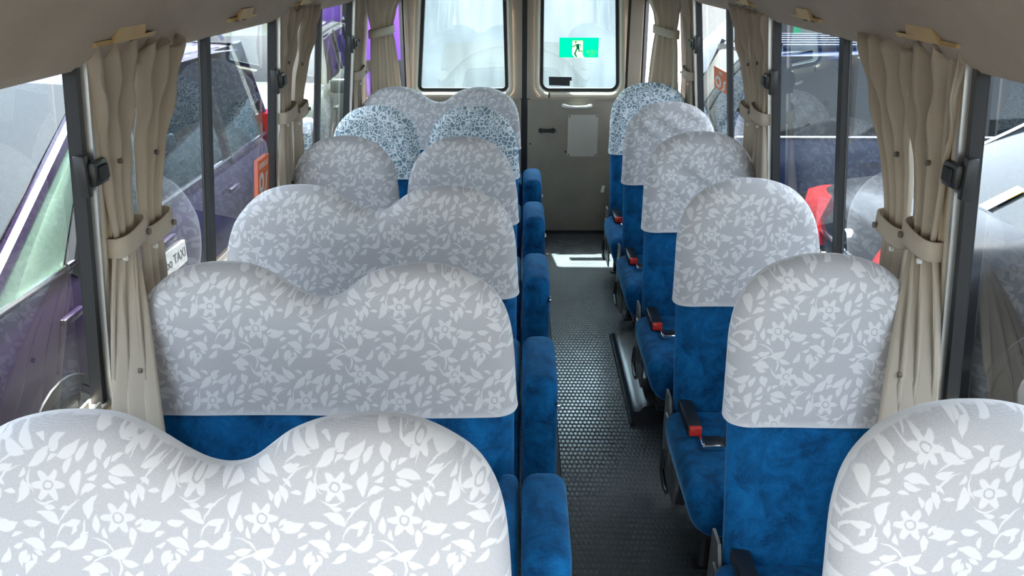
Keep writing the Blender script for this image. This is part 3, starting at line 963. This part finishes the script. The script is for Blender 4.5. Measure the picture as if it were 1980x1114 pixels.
# ------------------------------------------------------------------ curtains
def curtain(top, waist, bot, zt, zw, zb, folds, seed, label, group, s, inward, amp=.020, button=True):
    """top/waist/bot: pairs of (x,y) end points; inward: unit vector pointing into the bus"""
    q = random.Random(seed)
    T0, T1 = Vector(top[0]), Vector(top[1])
    W0, W1 = Vector(waist[0]), Vector(waist[1])
    B0, B1 = Vector(bot[0]), Vector(bot[1])
    inw = Vector(inward)
    org = Vector(((W0.x + W1.x) / 2, (W0.y + W1.y) / 2, zb))
    root = thing('curtain', tuple(org), label=label, cat='curtain', group=group)
    NU, NV = folds * 10 + 1, 46
    ph = [q.uniform(0, 6.28) for _ in range(6)]
    V, F = [], []
    for j in range(NV):
        v = j / (NV - 1)
        z = zt + (zb - zt) * v
        if z >= zw:
            k = (zt - z) / (zt - zw)
            e = k ** 1.15
            e = 1 - (1 - e) ** 1.6
            a0, a1 = T0.lerp(W0, e), T1.lerp(W1, e)
            am = amp * (1.25 - .75 * e)
        else:
            k = (zw - z) / (zw - zb)
            e = k ** .7
            a0, a1 = W0.lerp(B0, e), W1.lerp(B1, e)
            am = amp * (.5 + .30 * e)
        for i in range(NU):
            u = i / (NU - 1)
            p = a0.lerp(a1, u)
            drift = .35 * math.sin(2.2 * v * 3.1 + ph[0]) + .25 * math.sin(5 * v + ph[1])
            ang_ = 2 * math.pi * (folds * u) + drift + .5 * math.sin(2 * math.pi * u + ph[2])
            h = .55 * math.sin(ang_) + .55 * math.asin(math.sin(ang_)) * .64 + .35 * math.sin(2 * ang_ + ph[3] + 2 * v) + .25 * math.sin(3.3 * u * 6.28 + 4 * v + ph[4])
            crm = .006 * math.sin(38 * v + 9 * u + ph[5]) * math.exp(-((v - .12) / .12) ** 2)
            tg = (a1 - a0)
            tg = tg.normalized() if tg.length else Vector((0, 1))
            lean = .35 * math.cos(ang_)
            p = p + inw * (am * h * .8 + crm + .012) + tg * (am * lean * .8)
            zz = z + (.014 * math.sin(2 * math.pi * folds * u + ph[3]) if j == 0 else 0) - (.012 * u if j == NV - 1 else 0)
            V.append((p.x - org.x, p.y - org.y, zz - org.z))
    for j in range(NV - 1):
        for i in range(NU - 1):
            F.append((j * NU + i, j * NU + i + 1, (j + 1) * NU + i + 1, (j + 1) * NU + i))
    m = MB()
    m.add(V, F)
    cl = m.build('cloth', CURT, root, angle=180)
    so = cl.modifiers.new('thickness', 'SOLIDIFY')
    so.thickness = .0025
    # tie band round the waist
    c = (W0 + W1) / 2 + inw * .012
    tg = (W1 - W0)
    hw = tg.length / 2 + .012
    tg.normalize()
    hd = amp * .95 + .008
    rings = []
    for zz, gr in ((zw + .024, .000), (zw + .022, .003), (zw - .020, .004), (zw - .022, .001)):
        ring = []
        for k in range(28):
            a = 2 * math.pi * k / 28
            ca, sa = math.cos(a), math.sin(a)
            ex = math.copysign(abs(ca) ** .7, ca)
            ey = math.copysign(abs(sa) ** .7, sa)
            p = c + tg * (ex * (hw + gr)) + inw * (ey * (hd + gr))
            ring.append((p.x - org.x, p.y - org.y, zz + .012 * ex - org.z))
        rings.append(ring)
    tb = MB().loft(rings, cap=False).build('tie_band', CURT, root, angle=60)
    tb.modifiers.new('thickness', 'SOLIDIFY').thickness = .003
    if button:
        for (du, dz, mt) in ((.55, 0, BUTTON),):
            p = c + tg * (hw * du) + inw * (hd + .004)
            p2 = p + inw * .005
            MB().tube([(p.x - org.x, p.y - org.y, zw + dz - org.z), (p2.x - org.x, p2.y - org.y, zw + dz - org.z)], .008, 10).build('button', mt, tb)
        for k, (u, z) in enumerate(((.3, zw + .18), (.45, zw - .05), (.6, zw - .28))):
            if z < zb + .05:
                continue
            # press studs sit on the cloth: nearest cloth vertex
            j = round((zt - z) / (zt - zb) * (NV - 1))
            best = max(range(NU), key=lambda i: (Vector(V[j * NU + i][:2]).dot(inw)) - 3 * abs(i / (NU - 1) - u) * .05)
            p = Vector(V[j * NU + best])
            n3 = Vector((inw.x, inw.y, 0))
            MB().tube([tuple(p + n3 * -.002), tuple(p + n3 * .006)], .0065, 10).build('stud', BUTTON if k != 1 else WHITEP, cl)
    return root


for s, side, word in ((-1, 'left', 'kerb-side'), (1, 'right', 'driver-side')):
    inw = (-s, 0)
    X = lambda x: s * x
    grp = 'beige curtains tied at the posts'
    sd = 11 if s < 0 else 40
    # first post: two curtains
    curtain(((X(.885), 1.725), (X(.87), 1.965)), ((X(.915), 1.785), (X(.908), 1.885)), ((X(.955), 1.655), (X(.79), 1.60)), 1.486, 1.075, .52, 3, sd + 1,
            'beige curtain on the front edge of the first %s post, hanging over the seat' % word, grp, s, inw, .024)
    curtain(((X(.875), 1.96), (X(.86), 2.22)), ((X(.912), 1.925), (X(.900), 2.015)), ((X(.93), 1.90), (X(.935), 2.05)), 1.478, 1.058, .56, 3, sd + 2,
            'beige curtain on the rear edge of the first %s post' % word, grp, s, inw, .022)
    # second post
    curtain(((X(.885), 3.20), (X(.87), 3.45)), ((X(.915), 3.20), (X(.908), 3.315)), ((X(.94), 3.12), (X(.935), 3.33)), 1.486, 1.115, .55, 3, sd + 3,
            'beige curtain on the front edge of the second %s post' % word, grp, s, inw, .024)
    curtain(((X(.875), 3.46), (X(.86), 3.74)), ((X(.912), 3.355), (X(.900), 3.455)), ((X(.93), 3.33), (X(.935), 3.50)), 1.478, 1.10, .56, 3, sd + 4,
            'beige curtain on the rear edge of the second %s post' % word, grp, s, inw, .022)
    # last post
    curtain(((X(.885), 4.68), (X(.87), 4.88)), ((X(.915), 4.68), (X(.905), 4.79)), ((X(.94), 4.62), (X(.935), 4.77)), 1.486, 1.085, .55, 3, sd + 5,
            'pale beige curtain tied at the last %s post' % word, grp, s, inw, .024)
    # corner window curtain
    dv = Vector((-s * .7, -.7)).normalized()
    curtain(((X(.885), 4.90), (X(.70), 5.20)), ((X(.865), 4.98), (X(.77), 5.15)), ((X(.90), 4.93), (X(.72), 5.19)), 1.50, 1.275, .60, 4, sd + 6,
            'dark beige curtain gathered in the %s rear corner' % word, grp, s, tuple(dv), .022, button=False)

# tan curtain hooks plates under the liner edge
for s, word in ((-1, 'kerb-side'), (1, 'driver-side')):
    for y, ln, z, note in ((1.86, .30, 1.514, 'above the first post curtains'), (2.66, .26, 1.508, 'between the first and second posts'), (3.40, .28, 1.514, 'above the second post curtains')):
        b = thing('curtain_bracket', (s * .852, y, z), label='tan plastic curtain bracket on the %s liner %s' % (word, note), cat='bracket', group='tan curtain brackets')
        h = ln / 2
        poly = [(-h, -.010), (-h + .02, -.014), (h - .06, -.014), (h, -.002), (h - .015, .004), (-.02, .012), (-h + .02, -.002)]
        m = MB()
        m.hexa([(-s * .022, -h, -.014), (s * .03, -h, -.020), (s * .03, h, -.020), (-s * .022, h * .8, -.014)],
               [(-s * .018, -h, -.006), (s * .03, -h, -.010), (s * .03, h, -.010), (-s * .03, h * .8, -.004)])
        m.build('plate', TANPL, b, smooth=False)
        m = MB().hexa([(-s * .022, -h * .55, -.014), (-s * .012, -h * .55, -.014), (-s * .012, h * .5, -.014), (-s * .022, h * .5, -.014)],
                      [(-s * .034, -h * .45, .016), (-s * .024, -h * .45, .016), (-s * .024, h * .4, .016), (-s * .034, h * .4, .016)])
        m.build('flange', TANPL, b, smooth=False)
        for yy in (-.035, .035):
            MB().tube([(-s * .005, yy, -.016), (-s * .006, yy, -.021)], .006, 8).build('screw', BUTTON, b)


# ------------------------------------------------------------------ outside: car park
GZ = -.75


def asphalt():
    m, nt, out = newmat('asphalt')
    tc = nd(nt, 'ShaderNodeTexCoord')
    n1 = nd(nt, 'ShaderNodeTexNoise', {'Vector': tc.outputs['Object'], 'Scale': .6, 'Detail': 6.0})
    n2 = nd(nt, 'ShaderNodeTexNoise', {'Vector': tc.outputs['Object'], 'Scale': 90.0, 'Detail': 2.0})
    f = mth(nt, 'MULTIPLY_ADD', n2.outputs[0], .5, mth(nt, 'MULTIPLY', n1.outputs[0], .5))
    col = mixc(nt, f, (.03, .029, .028), (.07, .067, .063))
    b = nd(nt, 'ShaderNodeBump', {'Strength': .4, 'Distance': .004, 'Height': n2.outputs[0]})
    p = nd(nt, 'ShaderNodeBsdfPrincipled', {'Base Color': col, 'Roughness': .85, 'Normal': b.outputs[0]})
    nt.links.new(p.outputs[0], out.inputs[0])
    return m


gr = MB().box(-60, 60, -60, 60, GZ - .1, GZ).build('ground', asphalt(), smooth=False)
tag(gr, 'grey asphalt of the car park around the bus', 'ground', kind='structure')

CARGL = plain('car_glass', (.012, .016, .018), .03, spec=.55)
GREENGL = plain('pale_green_glass', (.25, .36, .27), .08)
TYRE = plain('tyre', (.012, .012, .012), .85)
RIM = plain('wheel_rim', (.45, .45, .46), .3, metal=.9)
TAILR = plain('tail_lamp_red', (.55, .012, .01), .12, coat=.8)
HEADL = plain('head_lamp', (.75, .78, .8), .08, coat=1)
TRIMB = plain('car_black_trim', (.014, .014, .015), .4)
PLATEW = plain('plate_white', (.75, .75, .72), .5)


def paint(name, col, flake=0.0, rough=.25):
    return plain(name, col, rough, metal=flake, coat=.12, spec=.25)


def lerp_tab(tab, x):
    if x <= tab[0][0]:
        return tab[0][1]
    for (a, b), (c, d) in zip(tab, tab[1:]):
        if x <= c:
            t = (x - a) / (c - a)
            t = t * t * (3 - 2 * t) * .4 + t * .6
            return b + (d - b) * t
    return tab[-1][1]


def quad_glass(m, p, nu=4, nv=4, bulge=.02):
    """slightly bowed four-cornered sheet with thickness; p = bl, br, tr, tl"""
    bl, br, tr, tl = [Vector(q) for q in p]
    n = (br - bl).cross(tl - bl).normalized()
    for side in (0, 1):
        o = len(m.v)
        for j in range(nv + 1):
            for i in range(nu + 1):
                u, v = i / nu, j / nv
                q = bl.lerp(br, u).lerp(tl.lerp(tr, u), v) + n * (bulge * (1 - (2 * u - 1) ** 2) * (1 - (2 * v - 1) ** 2 * .5) - .008 * side)
                m.v.append(tuple(q))
        for j in range(nv):
            for i in range(nu):
                a = o + j * (nu + 1) + i
                m.f.append((a, a + 1, a + nu + 2, a + nu + 1))
    k = (nu + 1) * (nv + 1)
    o = len(m.v) - 2 * k
    edge = [i for i in range(nu + 1)] + [j * (nu + 1) + nu for j in range(1, nv + 1)] + [nv * (nu + 1) + i for i in range(nu - 1, -1, -1)] + [j * (nu + 1) for j in range(nv - 1, 0, -1)]
    for a, b in zip(edge, edge[1:] + edge[:1]):
        m.f.append((o + a, o + b, o + k + b, o + k + a))
    return m


def car(name, loc, rz, label, cat, L, W, top, wsb, wst, rt, rb, belt, roof, pm, glassm=None, splits=(.0,), rails=False, ribs=0, chrome=False, mirror=.275):
    """front points to local -Y. top: table of body-top height along y; ws*: windscreen base/top y; r*: rear glass top/base y"""
    glassm = glassm or CARGL
    t = thing(name, loc, rz, label=label, cat=cat, group='parked vehicles around the bus')
    h = W / 2
    N = 44
    rings = []
    for i in range(N + 1):
        y = -L / 2 + L * (i / N)
        e = min(1, (L / 2 - abs(y)) / .55)
        w_ = h * (.80 + .20 * math.sqrt(max(0, 1 - (1 - e) ** 2)))
        zt = lerp_tab(top, y)
        zb = .20 + .10 * max(0, 1 - e * 2)
        r = [(-w_ + .10, zb), (-w_ + .02, zb + .10), (-w_, zb + .30), (-w_ + .005, min(zt - .18, .75)), (-w_ + .035, zt - .10), (-w_ + .07, zt - .03), (-w_ + .14, zt), (-w_ * .5, zt + .022), (0, zt + .03)]
        r = r + [(-x, z) for x, z in r[-2::-1]]
        rings.append([(x, y, z) for x, z in r])
    body = MB().loft(rings, cap=True).build('body', pm, t, angle=50)
    wb, wr_ = h - .075, h - .20
    cw = wb - .02
    # cabin
    B = lambda sx, y: Vector((sx * wb, y, lerp_tab(top, y) - .01))
    RF = lambda sx, y: Vector((sx * wr_, y, roof - .05))
    quad_glass(MB(), [(-cw, wsb, belt), (cw, wsb, belt), (wr_ - .03, wst, roof - .05), (-wr_ + .03, wst, roof - .05)], 8, 6, .05).build('windscreen', CARGL, t)
    quad_glass(MB(), [(cw, rb, belt), (-cw, rb, belt), (-wr_ + .03, rt, roof - .05), (wr_ - .03, rt, roof - .05)], 8, 6, .04).build('rear_window', CARGL, t)
    ys = [wsb + .05] + [wsb + (rb - wsb) * f for f in splits] + [rb - .05]
    yt = [wst + .02] + [max(wst + .06, min(rt - .06, wsb + (rb - wsb) * f)) for f in splits] + [rt - .02]
    for sx in (-1, 1):
        for k in range(len(ys) - 1):
            p = [(sx * wb, ys[k] + .03, belt), (sx * wb, ys[k + 1] - .03, belt), (sx * (wr_ + .01), yt[k + 1] - .025, roof - .055), (sx * (wr_ + .01), yt[k] + .025, roof - .055)]
            if sx > 0:
                p = [p[0], p[1], p[2], p[3]]
            else:
                p = [p[1], p[0], p[3], p[2]]
            quad_glass(MB(), p, 5, 5, .03).build('side_window', glassm if (k == 0 and len(ys) > 3) else CARGL, t)
        for k in range(len(ys)):
            MB().tube([(sx * wb * .995, ys[k], belt - .06), (sx * (wr_ + .01), yt[k], roof - .045)], [.045, .035], 8).build('pillar', pm if k in (0, len(ys) - 1) else TRIMB, t)
        MB().tube([(sx * (wb + .02), ys[0] - .05, belt), (sx * (wb + .022), (ys[0] + ys[-1]) / 2, belt), (sx * (wb + .015), ys[-1] + .05, belt)], .014, 6).build('belt_trim', CHROME if chrome else TRIMB, t)
        for k in range(1, len(ys)):
            hy = ys[k] - .17
            MB().rbox(min(sx * (h - .012), sx * (h + .022)), max(sx * (h - .012), sx * (h + .022)), hy - .09, hy + .09, belt - .20, belt - .165, .008, 2).build('door_handle', pm, t)
        mx = sx * (h + .07)
        MB().rbox(mx - .10, mx + .10, wsb + mirror - .055, wsb + mirror + .055, belt + .0, belt + .16, .04, 3).build('side_mirror', pm, t)
    rr = []
    for i in range(13):
        f = i / 12
        y = wst - .04 + (rt - wst + .08) * f
        dz = -.055 * (abs(2 * f - 1) ** 3)
        rr.append([(x * (wr_ + .035), y, roof - .05 + zz + dz) for x, zz in ((-1, -.015), (-.97, .015), (-.80, .035), (-.4, .05), (0, .055), (.4, .05), (.8, .035), (.97, .015), (1, -.015))] + [(.9 * (wr_), y, roof - .085 + dz), (-.9 * wr_, y, roof - .085 + dz)])
    MB().loft(rr, cap=True).build('roof', pm, t, angle=50)
    if rails:
        for sx in (-1, 1):
            MB().tube([(sx * (wr_ - .02), wst + .25, roof), (sx * (wr_ - .02), wst + .35, roof + .05), (sx * (wr_ - .02), rt - .35, roof + .05), (sx * (wr_ - .02), rt - .25, roof)], .018, 8).build('roof_rail', CHROME, t)
    for k in range(ribs):
        xx = -wr_ * .8 + 1.6 * wr_ * k / (ribs - 1)
        MB().rbox(xx - .025, xx + .025, wst + .2, rt - .2, roof - .03, roof + .022, .008, 2).build('roof_rib', pm, t)
    for sx in (-1, 1):
        for yy in (-L / 2 + .85, L / 2 - .85):
            x0, x1 = (sx * (h - .20), sx * (h + .012))
            wv = MB().tube([(x0, yy, .31), (x0 + (x1 - x0) * .1, yy, .31), (x0 + (x1 - x0) * .92, yy, .31), (x1, yy, .31)], [.29, .31, .31, .285], 28).build('wheel', TYRE, t, angle=50)
            MB().tube([(sx * (h + .006), yy, .31), (sx * (h + .018), yy, .31)], [.20, .19], 20).build('wheel_rim', RIM, wv)
            rg = [[(sx * (h - .015 + .02 * f), yy + q * math.cos(a), .31 + q * math.sin(a)) for a in [math.pi * k / 16 for k in range(17)]] for q, f in ((.33, 1), (.375, 1), (.385, 0))]
            MB().loft(rg, cap=False, closed=False).build('wheel_arch', TRIMB, t)
        zf = lerp_tab(top, -L / 2 + .2)
        MB().rbox(min(sx * (h - .50), sx * (h - .10)), max(sx * (h - .50), sx * (h - .10)), -L / 2 - .012, -L / 2 + .22, zf - .26, zf - .09, .05, 3).build('head_lamp', HEADL, t)
    for yy, nm in ((-L / 2, 'front_bumper'), (L / 2, 'rear_bumper')):
        MB().rbox(-h * .80, h * .80, yy - .04, yy + .04, .28, .50, .035, 3).build(nm, pm, t)
    MB().rbox(-.24, .24, L / 2 + .02, L / 2 + .047, .56, .70, .004, 1).build('number_plate', PLATEW, t)
    return t


SEDAN = dict(L=4.6, W=1.74, top=[(-2.3, .62), (-2.2, .74), (-1.1, .97), (1.7, 1.08), (2.15, 1.05), (2.27, .95), (2.3, .85)], wsb=-1.05, wst=-.30, rt=.95, rb=1.72, belt=1.03, roof=1.47, splits=(.5,))
VAN = dict(L=4.7, W=1.76, top=[(-2.35, .75), (-2.2, .92), (-1.55, 1.12), (2.2, 1.14), (2.32, 1.05), (2.35, .9)], wsb=-1.50, wst=-.72, rt=2.0, rb=2.26, belt=1.10, roof=1.86, splits=(.16, .46, .74))


def tail_lamp(t, sx, L, h, z0, z1, w_=.20, lean=.0):
    y = L / 2
    m = MB()
    rings = []
    for k in range(7):
        f = k / 6
        z = z0 + (z1 - z0) * f
        bl = .02 * math.sin(math.pi * f)
        rings.append([(sx * (h * .83 - w_ * (1 - .45 * f)), y - .10 - lean * f, z), (sx * (h * .83 - w_ * (1 - .45 * f)), y + .01 + bl - lean * f, z), (sx * (h * .83), y + .012 + bl - lean * f, z), (sx * (h * .945), y - .12 - lean * f, z), (sx * (h * .96), y - .26 - lean * f, z), (sx * (h * .86), y - .26 - lean * f, z)])
    return m.loft(rings).build('tail_lamp', TAILR, t, angle=35)


# kerb side: purple van parallel to the bus, white van beyond
pv = car('minivan', (-2.90, 4.80, GZ), 0, 'dark purple minivan parked alongside the kerb side of the bus', 'van', pm=paint('dark_purple_paint', (.022, .012, .035)), rails=True, glassm=GREENGL, chrome=True, mirror=1.05, **dict(VAN, wsb=-1.98, wst=-.42, splits=(.20, .46, .74), top=[(-2.35, .78), (-2.25, .95), (-2.0, 1.07), (-1.5, 1.12), (2.2, 1.14), (2.32, 1.05), (2.35, .9)]))
dec = MB().box(.868, .888, -.42, .02, .72, .85).build('door_decal', WHITEP, pv, smooth=False)
dec['label'] = 'white sign lettered jumbo TAXI'
text_mesh('lettering', 'jumbo TAXI', .082, TRIMB, dec, Matrix.Translation((.889, -.20, .785)) @ Matrix.Rotation(R(90), 4, 'Z') @ Matrix.Rotation(R(90), 4, 'X'))
for sx in (-1, 1):
    tail_lamp(pv, sx, 4.7, .88, .75, 1.25)
wv = car('delivery_van', (-5.6, 3.4, GZ), 0, 'white van beyond the purple minivan', 'van', pm=paint('white_paint', (.80, .81, .82)), **dict(VAN, roof=2.0, belt=1.15))
gv = car('hatchback', (-3.1, 10.9, GZ), R(4), 'grey-green estate car parked behind the purple minivan', 'car', pm=paint('grey_green_paint', (.10, .115, .09)), rails=True, **dict(VAN, roof=1.62, belt=1.0, L=4.4))

# driver side: black sedan with its tail to the bus, navy van crosswise behind, grey car nearer
sd_ = car('sedan', (4.22, 4.86, GZ), R(90), 'black sedan standing tail-on to the driver side of the bus', 'car', pm=paint('black_paint', (.010, .011, .013)), **SEDAN)
for sx in (-1, 1):
    tail_lamp(sd_, sx, 4.6, .87, .70, .98, .36)
m = MB()
ringo = [(.062 * math.cos(k * .2618), .046 * math.sin(k * .2618)) for k in range(24)]
ringi = [(.048 * math.cos(k * .2618), .033 * math.sin(k * .2618)) for k in range(24)]
m.ring(ringo, ringi, lambda a, b, d: (a, 2.30 + d, .875 + b), -.03, .018)
m.prism([(-.035, .02), (-.018, .026), (.004, -.004), (.02, .026), (.036, .02), (.010, -.028), (-.006, -.028)], lambda a, b, d: (a, 2.30 + d, .875 + b), -.03, .014)
m.build('emblem', CHROME, sd_, smooth=False)['label'] = 'oval chrome badge'
MB().rbox(-.45, .45, 2.26, 2.315, .775, .80, .008, 2).build('boot_trim', CHROME, sd_)
# inspection sticker on the rear glass
def on_rear(u, v, out):
    a = Vector((.775, 1.72, 1.03)); b = Vector((-.775, 1.72, 1.03)); c = Vector((-.64, .95, 1.42)); d = Vector((.64, .95, 1.42))
    n = Vector((0, .45, .89)).normalized()
    return tuple(a.lerp(b, u).lerp(d.lerp(c, u), v) + n * (out + .04 * (1 - (2 * u - 1) ** 2) * (1 - (2 * v - 1) ** 2 * .5)))
stc = thing('window_sticker', (0, 0, 0), label='yellow and white inspection sticker on the rear glass of the black sedan', cat='sticker')
stc.matrix_world = Matrix.Translation((4.22, 4.86, GZ)) @ Matrix.Rotation(R(90), 4, 'Z')
YEL = plain('sticker_yellow', (.85, .50, .06), .5)
MB().add([on_rear(u, v, o) for o in (.012, .016) for u, v in ((.67, .12), (.67, .25), (.61, .25), (.61, .12))], [(0, 1, 2, 3), (4, 7, 6, 5), (0, 4, 5, 1), (1, 5, 6, 2), (2, 6, 7, 3), (3, 7, 4, 0)]).build('white_half', WHITEP, stc, smooth=False)
MB().add([on_rear(u, v, o) for o in (.012, .016) for u, v in ((.67, .25), (.67, .38), (.61, .38), (.61, .25))], [(0, 1, 2, 3), (4, 7, 6, 5), (0, 4, 5, 1), (1, 5, 6, 2), (2, 6, 7, 3), (3, 7, 4, 0)]).build('yellow_half', YEL, stc, smooth=False)

nv = car('minivan', (3.85, 7.55, GZ), R(90), 'navy minivan with a ribbed silver roof parked crosswise behind the black sedan', 'van', pm=paint('navy_paint', (.010, .022, .06)), ribs=6, chrome=True, **dict(VAN, roof=1.76))
hb = car('hatchback', (4.15, 2.20, GZ), R(90), 'dark grey hatchback standing tail-on beside the front of the bus', 'car', pm=paint('dark_grey_paint', (.035, .036, .04)), **dict(VAN, L=4.3, roof=1.50, belt=1.0, rt=1.25, rb=1.72, top=[(-2.15, .70), (-1.55, .98), (1.7, 1.02), (2.05, .98), (2.15, .8)]))
for sx in (-1, 1):
    tail_lamp(hb, sx, 4.3, .88, .48, .82, .10, .06)
sv = car('estate_car', (3.6, 11.2, GZ), R(-90), 'silver van parked beyond the navy minivan', 'van', pm=paint('silver_paint', (.55, .57, .58), .4), ribs=5, **VAN)
ORNG = plain('orange_board', (.85, .17, .05), .5)

# behind the bus: purple coach and a pale van
pc = thing('coach', (-4.2, 14.5, GZ), label='bright purple coach with black window posts behind the bus', cat='coach', group='parked vehicles around the bus')
PUR = paint('purple_paint', (.16, .05, .42))
m = MB().rbox(-1.2, 3.1, -.9, 1.6, .35, 3.0, .12, 3)
m.build('body', PUR, pc)
for k in range(7):
    MB().box(-1.05 + k * .62, -.93 + k * .62, -.93, -.89, .95, 2.85).build('window_post', TRIMB, pc, smooth=False)
MB().box(-1.15, 3.05, -.935, -.895, .78, .95).build('waist_band', TRIMB, pc, smooth=False)
for xx in (-.4, 2.3):
    MB().tube([(xx, -.92, .45), (xx, -.70, .45)], .44, 28).build('wheel', TYRE, pc, angle=50)
pw = car('minibus', (-.1, 9.1, GZ), R(2), 'blue-grey minibus facing the rear doors of the bus', 'van', pm=paint('pale_blue_paint', (.16, .25, .29)), **dict(VAN, L=5.2, W=1.9, roof=2.45, belt=1.2, wsb=-2.42, wst=-2.05, rt=2.35, rb=2.5, top=[(-2.6, .8), (-2.52, 1.1), (-2.42, 1.24), (2.5, 1.24), (2.6, 1.0)]))

# orange notices stuck on the glass of both sides
def notice(sd, ya, yb, za, zb, label):
    yc, zc = (ya + yb) / 2, (za + zb) / 2
    t = thing('window_sticker', (sd * WX(zc), yc, zc), label=label, cat='sticker')
    q = lambda y, z, o: (sd * (WX(z) + o - WX(zc)), y - yc, z - zc)

    def pl(name, poly, mat, o):
        return MB().prism(poly, lambda a, b, d: q(a, b, d), o - .0012, o).build(name, mat, t, smooth=False)
    w_, h_ = yb - ya, zb - za
    o = .0135 if sd < 0 else .0255
    if sd > 0:
        o = .0135
    P_ = lambda u, v: (ya + u * w_, za + v * h_)
    pl('sheet', [P_(0, 0), P_(1, 0), P_(1, 1), P_(0, 1)], ORNG, o)
    # seen from inside, the reading direction runs towards the rear on the kerb side and towards the front on the driver side
    f = (lambda u: u) if sd < 0 else (lambda u: 1 - u)
    ro = [P_(f(.32) + .21 * math.cos(k * .2618), .36 + .27 * math.sin(k * .2618)) for k in range(24)]
    ri = [P_(f(.32) + .11 * math.cos(k * .2618), .36 + .14 * math.sin(k * .2618)) for k in range(24)]
    MB().ring(ro, ri, lambda a, b, d: q(a, b, d), o - .0022, o - .0011).build('ring_mark', WHITEP, t, smooth=False)
    pl('hook_mark', [P_(f(.55), .06), P_(f(.60), .14), P_(f(.70), .22), P_(f(.72), .52), P_(f(.86), .56), P_(f(.86), .48), P_(f(.80), .45), P_(f(.78), .16), P_(f(.64), .04)], WHITEP, o - .0011)
    ang_ = math.atan(.1)
    Mx = Matrix.Rotation(R(90) if sd < 0 else R(-90), 4, 'Z') @ Matrix.Rotation(R(90), 4, 'X')
    dz = za + .80 * h_
    text_mesh('lettering', 'OPDIOO', h_ * .20, WHITEP, t, Matrix.Translation((sd * (WX(dz) - WX(zc) + o - .0016), 0, dz - zc)) @ Matrix.Rotation(-sd * ang_, 4, 'Y') @ Mx, .0004)


notice(-1, 3.00, 3.14, .845, .985, 'orange notice stuck on the kerb-side glass ahead of the second post')
notice(1, 3.985, 4.29, 1.075, 1.175, 'orange notice stuck on the driver-side glass ahead of the last post')
